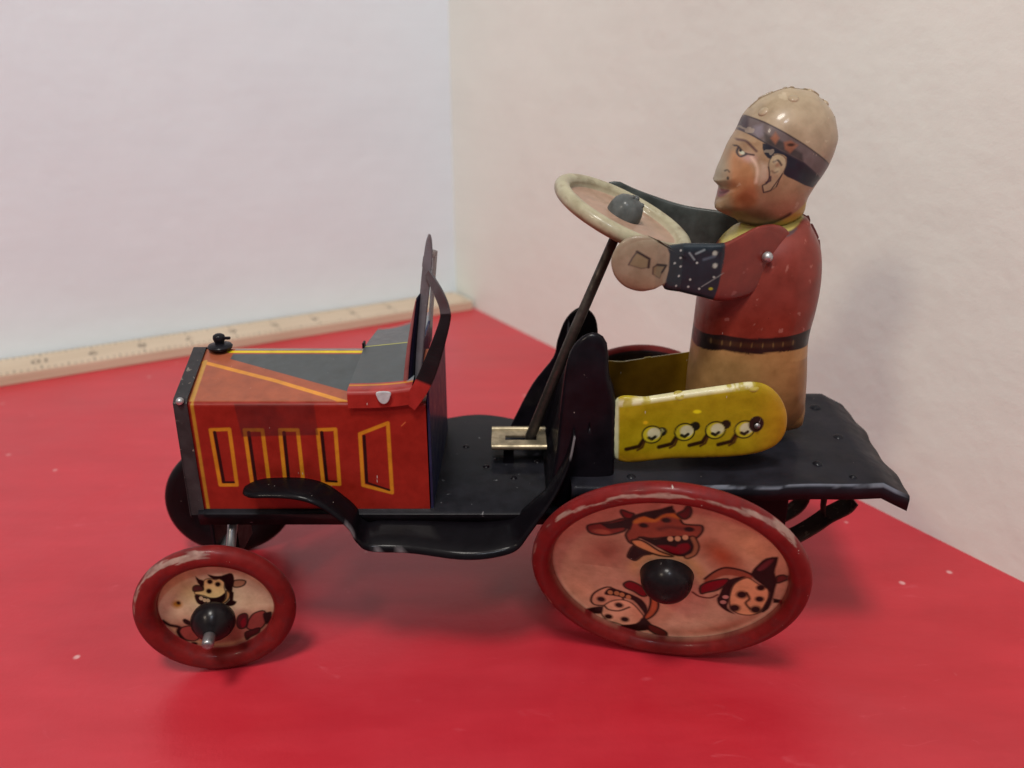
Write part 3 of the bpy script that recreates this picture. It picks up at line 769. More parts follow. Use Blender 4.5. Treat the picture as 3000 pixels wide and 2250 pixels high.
# --- black seat front with its two rounded ears
pN = [(2.62, 5.6), (2.57, 7.64), (2.38, 8.40), (2.31, 9.10), (2.14, 9.37), (1.86, 9.40), (1.58, 9.18), (1.39, 8.78), (1.27, 7.86), (1.18, 6.46), (1.12, 4.66), (2.62, 4.66)]
pF = [(2.72, 6.93), (2.60, 7.38), (2.55, 8.26), (2.33, 8.67), (1.98, 8.77), (1.60, 8.41), (1.37, 7.75), (1.25, 7.2), (.63, 6.33), (.06, 5.15), (-.15, 4.66), (2.72, 4.66)]
def ear(o, y0, y1):
    a = crom(o[1:-2], 4, False); o = [o[0]]+[tuple(q) for q in a]+list(o[-2:])
    v, f = prism(o, y0, y1)
    return mesh_obj('seat_front_side', v, f, M['black'], car, bevel=.035, auto=35)
ear(pF, 22.86, 22.96)
pe = Puff(pN, (1.95, 7.0), .22, 5, .5)
th = np.linspace(-np.pi, np.pi, 120, endpoint=False); r = np.sin(np.linspace(.01, np.pi/2, 24))
x = pe.c[0]+np.outer(r, pe.R(th)*np.cos(th)); z = np.maximum(pe.c[1]+np.outer(r, pe.R(th)*np.sin(th)), 4.66)
mesh_obj('seat_front_side', np.stack([x.ravel(), 18.46-pe.h(x, z).ravel(), z.ravel()], 1), grid_faces(120, 24, True), M['black'], car, solid=.04)
V = []; ny, ns = 24, 16
for j in range(ns):
    s = j/(ns-1)
    for i in range(ny):
        w = i/(ny-1); y = 18.46+(22.86-18.46)*w
        top = 8.0+1.1*(abs(w-.5)*2)**3*(1 if w < .5 else .4)
        V.append((.95+.75*s**.7, y, 4.66+(top-4.66)*s))
mesh_obj('seat_front', V, grid_faces(ny, ns), M['black'], car, solid=.06)

# --- yellow seat sides
YB = ink(142, 122, 12)
def seat_side(y, near):
    drop = 0 if near else -.68
    pf = Puff(SEAT, (4.7, 7.05), .16, 11, .5, 8)
    nth, nr = (640, 90) if near else (200, 16)
    th = np.linspace(-np.pi, np.pi, nth, endpoint=False); rr = np.sin(np.linspace(.0, np.pi/2, nr))
    Rb = pf.R(th)
    x = pf.c[0]+np.outer(rr, Rb*np.cos(th)); z = pf.c[1]+np.outer(rr, Rb*np.sin(th))
    h = pf.h(x, z)
    p = Print(x, z, YB)
    rgt = np.clip((p.x-6.0)/.9, 0, 1)
    p.mix(rgt*.55, ink(150, 92, 22))
    p.mix(np.clip((6.42-p.y)/.35, 0, 1)*.5, ink(150, 96, 16))
    edge = SEAT[:5]
    wn = vnoise(p.x*1.5, p.y, 3, 41, 4)
    p.line([(a, b-.04) for a, b in edge], .15, ink(190, 186, 150), .04)
    p.mix(np.clip((wn-.52)/.08, 0, .8)*(Print(p.x, p.y, (0, 0, 0)).seg_dist(edge) < .16), ink(150, 136, 30))
    p.line([(2.60, 7.7), (2.67, 6.0)], .11, ink(170, 172, 140), .02)
    for i, (bx_, bz_) in enumerate([(3.53, 6.79), (4.35, 6.86), (5.12, 6.91), (5.85, 6.93)]):
        capx, capz = bx_+.25, bz_+.10+(.06 if i else -.02)
        p.line([(bx_-.20, bz_-.14), (bx_-.30, bz_-.33), (bx_-.62, bz_-.42)], .11, ink(40, 22, 8), .02)
        p.line([(bx_-.16, bz_-.16), (bx_-.22, bz_-.36), (bx_-.34, bz_-.44)], .06, ink(64, 36, 14), .02)
        if i < 3: p.spot(capx, capz, .125, .125, ink(26, 24, 14), .12)
        if i == 0: p.spot(capx-.02, capz+.02, .06, .07, ink(140, 138, 90), .15)
        p.spot(bx_, bz_, .265, .255, ink(24, 22, 10), .06)
        p.spot(bx_, bz_, .225, .215, ink(164, 150, 30), .08)
        p.spot(bx_+.05, bz_+.03, .165, .155, ink(176, 172, 140), .12)
        p.line([(bx_-.07, bz_-.09), (bx_+.01, bz_-.13), (bx_+.09, bz_-.06)], .085, ink(30, 28, 18), .015)
    p.spot(6.13, 7.08, .19, .22, ink(30, 22, 18), .08)
    p.spot(4.62, 7.42, .10, .05, ink(196, 180, 20), .3); p.spot(3.35, 7.12, .06, .05, ink(190, 150, 20), .3)
    p.grain(.10, 2.4, 11)
    s = -1 if near else 1
    front = np.stack([x.ravel(), (y+s*h).ravel(), z.ravel()+drop], 1)
    back = front.copy(); back[:, 1] = y+.0
    f1 = grid_faces(nth, nr, True)
    f2 = f1+len(front)
    inner = np.tile(ink(112, 84, 14), (len(front), 1))
    F = np.concatenate([f1 if near else f1[:, ::-1], f2[:, ::-1] if near else f2])
    o = mesh_obj('seat_side', np.concatenate([front, back]), F, M['litho'], car, colors=np.concatenate([p.c, inner]))
    for tx, tz in ((4.16, 7.83), (5.96, 8.06)):
        v, f = lathe([(0, .03), (.10, .028), (.15, .015), (.17, -.02)], 18)
        mesh_obj('clinch_tab', v, f, M['litho'], o, colors=np.tile(ink(150, 136, 60), (len(v), 1)), matrix=frame((tx, y+s*.08, tz+drop), (0, s, .9))@Matrix.Scale(.8, 4, (0, 1, 0)))
    if near:
        v, f = lathe([(0, .05), (.05, .04), (.08, 0)], 14)
        mesh_obj('axle_stub', v, f, M['steel'], o, matrix=frame((6.15, y+s*.20, 7.04), (0, -1, 0)))
    return o
seat_side(18.44, True); seat_side(22.84, False)

# --- rear deck with turned-down edges
nx, rows = 60, []
xe = np.linspace(1.5, 9.5, nx)
def rear(y): return 9.40+.62*(y-17.9)/6.0+.05*math.sin(y*2.1)+.025*math.sin(y*4.7)
V = []; ys = np.linspace(17.72, 23.9, 34)
prof_y = [(ys[0]+.03, -.40), (ys[0]-.01, -.09), (ys[0], -.05), (ys[0]+.04, -.005), (ys[0]+.07, 0)]+[(y, 0) for y in ys[1:-1]]+[(ys[-1], -.03), (ys[-1]+.03, -.4)]
for y, dz in prof_y:
    xr = rear(y)
    for i in range(nx):
        u = i/(nx-1); x = 1.5+(xr-1.5)*u
        V.append((x, y+.22*max(0, u-.5) if y < 18 else y, 5.6+dz+.012*math.sin(x*3+y*2)))
    for e in (.35, .72): V.append((xr+e, y+.11 if y < 18 else y, 5.6+dz-.50*e))
nn = nx+2
q = np.array(V); row = np.repeat(np.arange(len(prof_y)), nn)
nz = vnoise(q[:, 0], q[:, 1], 1.6, 14, 5); nz2 = vnoise(q[:, 0]*.5, q[:, 1]*3+q[:, 2]*9, 3, 15, 4)
c = np.tile(ink(27, 27, 33), (len(q), 1)); c *= (.6+.9*nz)[:, None]
c += (np.clip((nz2-.40)/.1, 0, .75)*((row == 2) | (row == 3))*(q[:, 0] > 4.5))[:, None]*(ink(104, 108, 120)-c)
mesh_obj('rear_deck', V, grid_faces(nn, len(prof_y)), M['litho_black'], car, colors=c, solid=.05, auto=40)
for x, y, r in ((9.39, 22.75, .17), (9.29, 20.61, .15), (8.11, 18.95, .13), (3.06, 18.2, .13), (8.76, 18.2, .10)):
    v, f = lathe([(0, .07), (r*.5, .06), (r*.85, .025), (r, 0)], 18)
    mesh_obj('rivet', v, f, M['deck_black'], car, matrix=Matrix.Translation(Vector((x, y, 5.625))*CM))

# ------------------------------------------------------------------ wheels
WRED = ink(104, 25, 25); DK = ink(26, 8, 9); CREAM = ink(158, 124, 86); TAN = ink(142, 88, 54); PINK = ink(116, 52, 44); TONG = ink(112, 12, 28)
def rear_print(p):
    D = REAR
    # airbrushed ground
    ang = np.arctan2(p.y, p.x); rad = np.hypot(p.x, p.y)
    p.mix(np.ones(len(p.x)), ink(184, 160, 132))
    p.mix(.7*np.exp(-((ang+1.35)/.42)**2)*np.clip((rad-.2)*4, 0, 1), ink(222, 200, 166))
    p.mix(.75*np.exp(-((ang-.62)/.35)**2)*np.exp(-((rad-.68)/.16)**2), ink(222, 198, 150))
    p.mix(.9*np.exp(-((ang-.66)/.55)**2)*np.exp(-((rad-.46)/.12)**2), ink(156, 78, 42))
    p.mix(.85*np.exp(-((ang-2.75)/.45)**2)*np.exp(-((rad-.48)/.18)**2), ink(144, 92, 76))
    p.mix(.8*np.exp(-((rad-.822)/.014)**2)*np.clip(-p.y*3, 0, 1), ink(220, 190, 160))  # specular glint of the lower disc edge, painted as a cream line
    p.mix(.7*np.exp(-((ang+2.6)/.3)**2)*np.exp(-((rad-.72)/.12)**2), ink(210, 176, 140))
    p.mix(.65*np.exp(-((ang+1.0)/.6)**2)*np.exp(-((rad-.78)/.06)**2), ink(156, 84, 58))
    p.mix(.7*np.exp(-((rad-.24)/.05)**2)*np.clip((p.y+.1)*6, 0, 1), ink(190, 158, 104))
    def outl(k, fill, w=.018, close=True, cv=3):
        p.poly(D[k], fill, .010, 1, cv); p.line(D[k], w, DK, .008, close, 1, cv)
    # first cow
    outl('A_EAR', PINK); p.spot(-.48, .40, .06, .025, ink(150, 90, 70), .4)
    outl('A_TUFT', DK); outl('A_FACE', ink(136, 76, 58)); p.poly(D['A_FTOP'], ink(176, 122, 58), .012, 1, 3)
    p.poly(D['A_HAIR'], DK, .008, 1, 2); outl('A_HORN', ink(112, 34, 34)); outl('A_HORN2', ink(86, 26, 28))
    outl('A_JAW', ink(196, 150, 100)); p.poly(D['A_MOUTH'], DK, .008, 1, 3); p.poly(D['A_TONG'], TONG, .01, 1, 3)
    p.line(D['A_CHIN'], .055, DK, .008, False, 1, 4); p.line(D['A_CHIN'], .03, ink(142, 106, 76), .008, False, 1, 4)
    for a, b in D['A_TEETH']: p.spot(a, b, .020, .026, ink(196, 170, 130), .25)
    for a, b in D['A_EYES']: p.spot(a, b, .034, .026, DK, .35)
    p.line(D['A_NOSE'], .03, ink(70, 40, 40), .02, False, .8, 3); p.spot(*D['A_NOSE'][-1], .035, .025, DK, .3)
    # second cow
    outl('B_MUZ', ink(198, 162, 130)); outl('B_FACE', ink(218, 186, 150), .012)
    p.poly(D['B_MOUTH'], DK, .008, 1, 3); outl('B_TONG', TONG); outl('B_JAW', ink(176, 110, 72))
    for a, b in D['B_TEETH']: p.spot(a, b, .020, .028, ink(170, 130, 88), .25)
    for k in ('B_HORN', 'B_HAIR', 'B_HORN2'): p.poly(D[k], DK, .008, 1, 3)
    outl('B_EAR', ink(92, 40, 34)); p.line(D['B_LINE'], .03, DK, .01, False, 1, 3)
    for a, b in D['B_EYES']+D['B_NOS']: p.spot(a, b, .034, .036, DK, .35)
    p.line(D['B_NL'], .018, DK, .008, False, 1, 3)
    # third cow
    p.poly(D['C_JAW'], ink(140, 84, 62), .01, 1, 3); p.line(D['C_JL'], .02, DK, .008, False, 1, 3)
    outl('C_FACE', ink(210, 170, 124), .012); p.poly(D['C_MOUTH'], DK, .008, 1, 3); outl('C_TONG', TONG)
    p.line(D['C_LIP'], .018, ink(80, 28, 26), .008, False, 1, 3)
    for a, b in D['C_TEETH']: p.spot(a, b, .022, .024, ink(176, 140, 130), .25)
    p.poly(D['C_HAIR'], DK, .008, 1, 2); p.poly(D['C_EARIN'], ink(98, 44, 50), .01, 1, 3); outl('C_HORN', ink(100, 46, 42)); p.poly(D['C_HORN2'], DK, .008)
    for a, b in D['C_EYES']: p.spot(a, b, .032, .036, DK, .35)
    for a, b in D['C_NOS']+D['C_SPOT']: p.spot(a, b, .040, .048, DK, .35)
    p.line(D['C_NL'], .02, DK, .008, False, .9, 3)
def front_print(p):
    D = FRONT
    ang = np.arctan2(p.y, p.x); rad = np.hypot(p.x, p.y)
    p.mix(np.ones(len(p.x)), ink(190, 172, 142))
    p.mix(.6*np.exp(-((ang-2.3)/.5)**2), ink(184, 160, 104))
    p.mix(.8*np.clip((-p.y-.05)*4, 0, 1), ink(122, 44, 40))
    p.mix(.75*np.exp(-((rad-.66)/.03)**2)*np.clip(-p.y*4, 0, 1), ink(166, 132, 100))
    def outl(k, fill, w=.02):
        p.poly(D[k], fill, .012, 1, 3); p.line(D[k], w, DK, .01, True, 1, 3)
    outl('EAR', ink(150, 116, 88)); p.poly(D['H2'], DK, .01, 1, 2); outl('FACE', ink(204, 172, 118), .012); p.poly(D['H1'], DK, .01, 1, 2); p.poly(D['H2'], DK, .01, 1, 2)
    outl('MUZ', ink(70, 34, 34)); p.poly(D['MOUTH'], DK, .01, 1, 3); outl('JAW', ink(160, 118, 74)); p.line(D['JL'], .05, DK, .01)
    p.poly(D['TUFT'], DK, .01, 1, 2)
    for a, b in D['TEETH']: p.spot(a, b, .024, .030, ink(180, 150, 120), .25)
    for a, b in D['EYES']+D['NOSE']: p.spot(a, b, .035, .038, DK, .35)
    outl('RF', ink(128, 60, 54)); outl('RD', ink(72, 20, 26)); p.poly(D['RT'], TONG, .012, 1, 3); p.poly(D['RH'], DK, .012, 1, 3); outl('RE', ink(60, 18, 20))
    outl('LF', ink(128, 58, 52)); p.poly(D['LD'], DK, .012, 1, 3); p.line(D['LL'], .05, DK, .015, False, 1, 3); p.spot(*D['LS'][0], .05, .03, DK, .3)
    p.spot(-.47, .10, .06, .06, ink(150, 110, 40), .5); p.spot(-.45, .12, .025, .03, DK, .5)

def wheel(R, disc, center, normal, printer, hub, nth, nr, wear, far=False):
    rim = R*(1-disc)
    prof = [(r, -.10+.10*math.exp(-(r/(R*.35))**2)) for r in np.linspace(.02, disc*R*.985, nr)]
    t = rim*.5; rc = R-t; hgt = min(.27, t)
    for a in np.linspace(math.pi, -math.pi*.55, 26 if far else 64):
        prof.append((rc+t*math.cos(a)*(1 if math.cos(a) > 0 else .93), hgt*math.sin(a)*(1.0 if math.sin(a) > 0 else .9)-(.10 if a > math.pi*.9 else 0)*(a-math.pi*.9)/(math.pi*.1)))
    nfront = len(prof)
    prof += [(disc*R, -.30), (disc*R*.9, -.22), (R*.3, -.16), (.02, -.14)]
    V, F = lathe(prof, nth)
    rr = np.repeat(np.array([q[0] for q in prof]), nth); idx = np.repeat(np.arange(len(prof)), nth)
    p = Print(V[:, 0]/R, V[:, 1]/R, ink(130, 90, 66))
    printer(p)
    p.mix(np.clip(.5+(rr/R-disc)/.016, 0, 1), WRED)
    ang = np.arctan2(V[:, 1], V[:, 0])
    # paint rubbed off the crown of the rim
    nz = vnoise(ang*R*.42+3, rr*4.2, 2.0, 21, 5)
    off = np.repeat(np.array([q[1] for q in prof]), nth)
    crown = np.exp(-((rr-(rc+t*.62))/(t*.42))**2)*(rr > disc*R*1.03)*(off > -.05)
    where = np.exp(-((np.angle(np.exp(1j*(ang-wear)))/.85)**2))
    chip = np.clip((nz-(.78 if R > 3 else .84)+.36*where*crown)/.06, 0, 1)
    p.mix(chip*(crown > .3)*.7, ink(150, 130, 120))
    nz2 = vnoise(ang*R*1.3, rr*3+9, 1.7, 33, 4)
    p.mix(np.clip((nz2-.55)*3, 0, .5)*(rr > disc*R), ink(84, 32, 34))
    p.grain(.12, 9, 12)
    p.c[idx >= nfront] = ink(22, 18, 20)
    p.c[idx >= nfront-(4 if far else 12)] = ink(26, 16, 18)
    if far == 'black': p.c[:] = ink(14, 10, 13)
    m = frame(center, normal)
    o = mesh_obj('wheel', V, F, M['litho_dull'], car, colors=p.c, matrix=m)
    hp, hm = hub
    v, f = lathe(hp, 48)
    h = mesh_obj('hub_cap', v, f, M['hub'], o, matrix=m)
    return o, m
NR = Vector((-.1866, -.9206, -.3429)); NF = Vector((.1585, -.9823, -.0998))
dome = [(.70, -.10), (.67, .06)]+[(.66*math.cos(a), .10+.60*math.sin(a)) for a in np.linspace(.05, math.pi/2-.02, 16)]
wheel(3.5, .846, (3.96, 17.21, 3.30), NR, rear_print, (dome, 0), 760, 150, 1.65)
cone = [(.20, -.10), (.24, .16), (.44, .24), (.54, .33), (.565, .46), (.53, .60), (.43, .75), (.30, .88), (.20, .96), (.16, 1.0)]
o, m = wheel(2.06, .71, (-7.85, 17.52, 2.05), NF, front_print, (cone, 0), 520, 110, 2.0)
v, f = lathe([(.15, .90), (.15, 1.27), (.13, 1.33), (.07, 1.36), (0.01, 1.365)], 24)
mesh_obj('axle_tip', v, f, M['steel'], o, matrix=m)
def blank(p): p.mix(np.ones(len(p.x)), ink(130, 92, 66))
wheel(2.06, .71, (-9.38, 23.42, 2.05), (-.20, .975, .0), blank, (cone, 0), 120, 10, 9, 'black')
wheel(3.5, .846, (4.28, 24.55, 3.45), (.02, .99, -.10), blank, (dome, 0), 200, 10, 9, 'red')

v, f = tube([(-7.92, 17.75, 2.06), (-9.34, 23.2, 2.06)], .13); mesh_obj('front_axle', v, f, M['steel'], car)
v, f = tube([(4.0, 17.45, 3.38), (4.28, 24.3, 3.45)], .13); mesh_obj('rear_axle', v, f, M['steel'], car)
# front axle carrier: pivot plate under the floor and a steering arm
v, f = joined([box(-8.85, -8.0, 19.9, 21.5, 4.0, 4.18), box(-8.8, -8.70, 20.1, 21.3, 2.0, 4.0), box(-8.12, -8.02, 20.1, 21.3, 2.0, 4.0)])
mesh_obj('axle_bracket', v, f, M['black'], car, smooth=False, bevel=.03)
v, f = tube([(-7.45, 18.75, 4.5), (-7.62, 18.35, 3.1), (-7.75, 18.0, 2.15)], .13)
mesh_obj('axle_strut', v, f, M['steel'], car)
# winding motor under the deck
v, f = joined([box(2.6, 7.6, 19.2, 19.3, 2.6, 5.55), box(2.6, 7.6, 22.2, 22.3, 2.6, 5.55), box(3.0, 3.25, 19.3, 22.2, 4.2, 4.45), box(7.0, 7.25, 19.3, 22.2, 4.2, 4.45), box(2.7, 2.95, 19.3, 22.2, 3.0, 3.25)])
mesh_obj('motor_frame', v, f, M['black'], car, smooth=False, bevel=.04)
def spring(path, y0, y1):
    P = crom(path, 8, False)
    L = [(x, y0, z) for x, z in P]; R = [(x, y1, z) for x, z in P]; k = len(P)
    return mesh_obj('mainspring_loop', np.array(L+R), [(i, i+1, k+i+1, k+i) for i in range(k-1)], M['spring'], car, solid=.05, smooth=False)
spring([(6.9, 2.15), (7.5, 2.42), (8.2, 2.75), (8.75, 3.15), (9.05, 3.42), (9.30, 3.58), (9.55, 3.75), (9.70, 4.0)], 19.6, 20.35)
spring([(9.0, 3.40), (8.93, 3.7), (8.95, 4.3), (9.02, 5.2), (9.0, 5.58)], 19.9, 20.2)
spring([(6.6, 2.0), (7.6, 2.25), (8.35, 2.55), (8.85, 3.0), (8.95, 3.6), (8.6, 4.2), (7.4, 4.5)], 21.1, 21.8)
# ------------------------------------------------------------------ steering
v, f = joined([box(-.60, 1.0, 20.75, 21.12, 5.22, 5.28), box(-.60, 1.0, 21.42, 21.9, 5.22, 5.28), box(-.60, -.20, 21.12, 21.42, 5.22, 5.28), box(.72, 1.0, 21.12, 21.42, 5.22, 5.28),
               tube([(-.58, 20.72, 5.25), (1.0, 20.72, 5.25)], .09, 12), tube([(-.60, 21.92, 5.26), (1.0, 21.92, 5.26)], .08, 12)])
br = mesh_obj('steering_bracket', v, f, M['brass'], car, auto=40)
v, f = box(-.25, .05, 20.9, 21.2, 4.62, 5.22)
mesh_obj('bracket_foot', v, f, M['black'], br, smooth=False)
v, f = tube([(.50, 21.42, 4.9), (.56, 21.40, 5.3), (1.6, 21.12, 8.3), (2.82, 20.82, 11.62)], [.15, .16, .15, .13])
mesh_obj('steering_column', v, f, M['column'], car)
SWN = Vector((.405, -.15, .90)); SWM = frame((2.90, YC+.25, 11.80), SWN, (0, 1, 0))
R = 2.0
prof = [(r, -.04+.10*math.exp(-(r/.6)**2)) for r in np.linspace(.03, 1.45, 24)]+[(1.52, -.03), (1.57, -.01)]
for a in np.linspace(math.pi*.88, -math.pi*.8, 22): prof.append((1.77+.21*math.cos(a), .02+.20*math.sin(a)))
prof += [(1.5, -.27), (.8, -.30), (.03, -.28)]
V, F = lathe(prof, 160)
rr = np.hypot(V[:, 0], V[:, 1])
p = Print(V[:, 0], V[:, 1], ink(150, 124, 108))
p.mix(np.clip(.5+(rr-1.55)/.06, 0, 1), ink(152, 147, 124))
nz = vnoise(np.arctan2(V[:, 1], V[:, 0])*3+20, V[:, 2]*6+5, 2.2, 5, 4)
p.mix(np.clip((nz-.64)/.05, 0, .5)*(rr > 1.6), ink(120, 108, 88))
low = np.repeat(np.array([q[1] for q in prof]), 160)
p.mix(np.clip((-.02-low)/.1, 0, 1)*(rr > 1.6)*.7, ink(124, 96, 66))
p.grain(.08, 3, 3)
sw = mesh_obj('steering_wheel', V, F, M['litho'], car, colors=p.c, matrix=SWM)
v, f = lathe([(.46, -.12), (.465, .05), (.45, .20), (.40, .36), (.30, .48), (.17, .54), (.01, .555)], 40)
hb = mesh_obj('hub_button', v, f, M['hubgrey'], sw, matrix=SWM)
for dx, dy, dz, s in ((.10, .0, .56, .09), (.30, -.06, .46, .07), (-.02, -.1, .56, .05)):
    v, f = lathe([(0, .06), (s*.6, .055), (s, .0), (s*.9, -.06)], 10)
    mesh_obj('peened_lug', v, f, M['hubgrey'], hb, matrix=SWM @ Matrix.Translation(Vector((dx, dy, dz))*CM))

# ------------------------------------------------------------------ the tin driver
drv = thing('driver_figure', 'tin driver in tan padded helmet and red jersey gripping the white steering wheel', 'figurine', (6.5, YC, 5.72))
def puff_mesh(pf, y, nth, nr, relief=None, far=(180, 40)):
    """two stamped halves; returns verts, faces, and flat coordinates of every vertex"""
    out = []
    for s, (a, b) in ((-1, (nth, nr)), (1, far)):
        th = np.linspace(-np.pi, np.pi, a, endpoint=False); r = np.sin(np.linspace(.004, np.pi/2, b))
        Rb = pf.R(th)
        x = pf.c[0]+np.outer(r, Rb*np.cos(th)); z = pf.c[1]+np.outer(r, Rb*np.sin(th))
        h = pf.h(x, z)
        if relief is not None: h = h+relief(x, z)*np.clip((1-r[:, None])*12, 0, 1)
        f = grid_faces(a, b, True)
        out.append((np.stack([x.ravel(), y+s*h.ravel(), z.ravel()], 1), f if s < 0 else f[:, ::-1]))
    V = np.concatenate([o[0] for o in out]); F = np.concatenate([out[0][1], out[1][1]+len(out[0][0])])
    return V, F
def split(V, F, C, cls):
    """cut a printed shell into its differently dressed regions"""
    fc = cls[F].max(1) if cls.dtype != bool else cls[F].any(1)
    res = {}
    for k in np.unique(fc):
        f = F[fc == k]; u, inv = np.unique(f, return_inverse=True)
        res[int(k)] = (V[u], inv.reshape(f.shape), C[u])
    return res
g2 = lambda x, z, a, b, sx, sz: np.exp(-((x-a)/sx)**2-((z-b)/sz)**2)

# torso
pt = Puff(TOR_OUT, TOR_C, 1.35, 3.2, .5)
V, F = puff_mesh(pt, YC, 420, 120)
p = Print(V[:, 0], V[:, 2], ink(108, 44, 36))
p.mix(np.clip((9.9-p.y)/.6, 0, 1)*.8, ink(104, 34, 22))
PANT = ink(146, 110, 68)
p.mix(np.clip((8.62-p.y)/.05+.5, 0, 1)*(p.y < 8.75), PANT)
below = p.y < 8.6
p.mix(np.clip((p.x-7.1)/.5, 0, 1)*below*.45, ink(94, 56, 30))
lowp = Print(p.x, p.y, (0, 0, 0))
lowp.poly([(4.5, 8.42), (4.98, 8.46), (5.48, 8.62), (6.23, 8.54), (7.02, 8.62), (7.59, 8.66), (8.4, 8.6), (8.6, 5.0), (4.3, 5.0)], (1, 1, 1), .01)
p.mix((1-lowp.c[:, 0])*(p.y < 8.75), ink(104, 35, 23)); p.mix(lowp.c[:, 0]*(p.y > 8.3), PANT)
belt = Print(p.x, p.y, (0, 0, 0)); belt.poly(T_BELT[:5]+[(8.3, 9.08), (8.3, 8.66)]+T_BELT[5:]+[(4.6, 8.3), (4.6, 8.8)], (1, 1, 1), .01)
p.mix(belt.c[:, 0], ink(26, 16, 14))
for q in (T_BELTM,):
    p.line(q, .13, ink(52, 34, 20), .03, False, .8)
    for a, b in q: p.spot(a, b, .018, .06, ink(104, 84, 50), .5, .7)
p.poly(T_COLLAR, ink(160, 148, 84), .015, 1, 2)
p.poly(T_UNDER, ink(56, 56, 62), .02, .8, 2)
nz = vnoise(p.x, p.y, 3.2, 17, 4)
p.mix(np.clip((vnoise(p.x*1.2, p.y, 5.0, 17, 4)-.77)/.05, 0, .3)*(p.y > 9.1), ink(170, 120, 110))
p.grain(.10, 2.0, 6)
cls = np.zeros(len(V), int); cls[lowp.c[:, 0] > .5] = 1; cls[belt.c[:, 0] > .5] = 2
names = {0: 'jersey', 1: 'trousers', 2: 'belt'}
body = None
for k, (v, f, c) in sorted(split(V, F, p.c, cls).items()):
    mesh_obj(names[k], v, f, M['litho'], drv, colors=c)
# seam of the two halves down the back
def seam(out, y, parent, a, b, w=.07, d=.10):
    o = crom(out, 6); c = o.mean(0)
    k = np.arange(int(a*len(o)), int(b*len(o)))
    P = o[k]; n = len(P)
    dirs = P-c; dirs /= np.linalg.norm(dirs, axis=1)[:, None]
    wob = w*(.35+.9*(vnoise(np.arange(n)*.30, np.zeros(n), 1, 9, 2) > .5))
    Q = P+dirs*wob[:, None]
    V = [(x, y-.03, z) for x, z in P]+[(x, y-.03, z) for x, z in Q]+[(x, y+.03, z) for x, z in Q]+[(x, y+.03, z) for x, z in P]
    F = [(j*n+i, j*n+i+1, (j+1)*n+i+1, (j+1)*n+i) for j in range(3) for i in range(n-1)]
    return V, F

v, f = seam(TOR_OUT, YC, drv, 4/28, 16/28)
mesh_obj('back_seam', v, f, M['litho'], drv, colors=np.tile(ink(84, 34, 32), (len(v), 1)))

# head
ph = Puff(HEAD_OUT, HEAD_C, 1.15)
tmp = Print([0], [0], (0, 0, 0))
def head_relief(x, z):
    e = -.07*g2(x, z, 5.58, 13.52, .12, .12)+.05*g2(x, z, 5.75, 12.85, .25, .3)+.06*g2(x, z, 6.32, 13.2, .16, .24)-.05*g2(x, z, 6.33, 13.18, .07, .1)
    e += -.05*g2(x, z, 5.42, 12.62, .12, .08)+.05*g2(x, z, 5.55, 12.1, .2, .14)+.04*g2(x, z, 5.65, 13.75, .2, .07)
    return e
V, F = puff_mesh(ph, YC, 520, 150, head_relief)
p = Print(V[:, 0], V[:, 2], ink(142, 118, 92))
p.mix(np.clip((5.45-p.x)/.25, 0, 1)*(p.y > 12.5)*.8, ink(142, 134, 116))
p.mix(.75*g2(p.x, p.y, 6.9, 12.3, .6, .35), ink(150, 118, 92))
ck = Print(p.x, p.y, (0, 0, 0)); ck.poly(H_CHEEK, (1, 1, 1), .07, 1, 3)
p.mix(ck.c[:, 0]*.8, ink(160, 112, 76))
p.mix(.6*g2(p.x, p.y, 5.66, 12.45, .2, .25), ink(140, 74, 44))
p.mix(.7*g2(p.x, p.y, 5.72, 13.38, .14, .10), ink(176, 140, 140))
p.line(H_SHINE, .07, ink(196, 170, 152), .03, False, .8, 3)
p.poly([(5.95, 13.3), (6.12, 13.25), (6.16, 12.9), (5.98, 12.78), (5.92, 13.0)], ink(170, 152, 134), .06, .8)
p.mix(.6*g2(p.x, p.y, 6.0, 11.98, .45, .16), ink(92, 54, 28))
p.line(H_BROW, .055, ink(70, 46, 48), .02, False, .9, 3)
p.line(H_LID, .036, ink(44, 34, 38), .015, False, 1, 3); p.line(H_EYEL, .04, ink(50, 44, 48), .015, False, 1, 3)
p.spot(*H_EYEW[0], .045, .04, ink(168, 170, 150), .3); p.spot(5.565, 13.52, .022, .03, ink(36, 34, 40), .4)
p.line(H_NOS1, .03, ink(58, 52, 44), .012, False, .9, 3); p.spot(*H_NOS2[0], .022, .04, ink(56, 50, 44), .4)
p.poly(H_LIP, ink(124, 66, 74), .02, .95, 2); p.line(H_LIPL, .022, ink(70, 26, 34), .012, False, .9)
p.poly(H_HAIR, ink(32, 34, 44), .012, 1, 2)
p.poly(H_EAR, ink(152, 138, 112), .012, 1, 2); p.line(H_EAR[:1]+H_EAR[-1:-7:-1]+H_EAR[6:9], .028, ink(46, 38, 42), .012)
p.line(H_EAR, .022, ink(60, 54, 52), .012, True, .8, 2)
p.line(H_EARIN, .045, ink(52, 48, 46), .015, False, .9, 3); p.line(H_EARLOW, .04, ink(96, 84, 70), .02, False, .8, 3); p.line(H_EARDARK, .05, ink(52, 42, 54), .02)
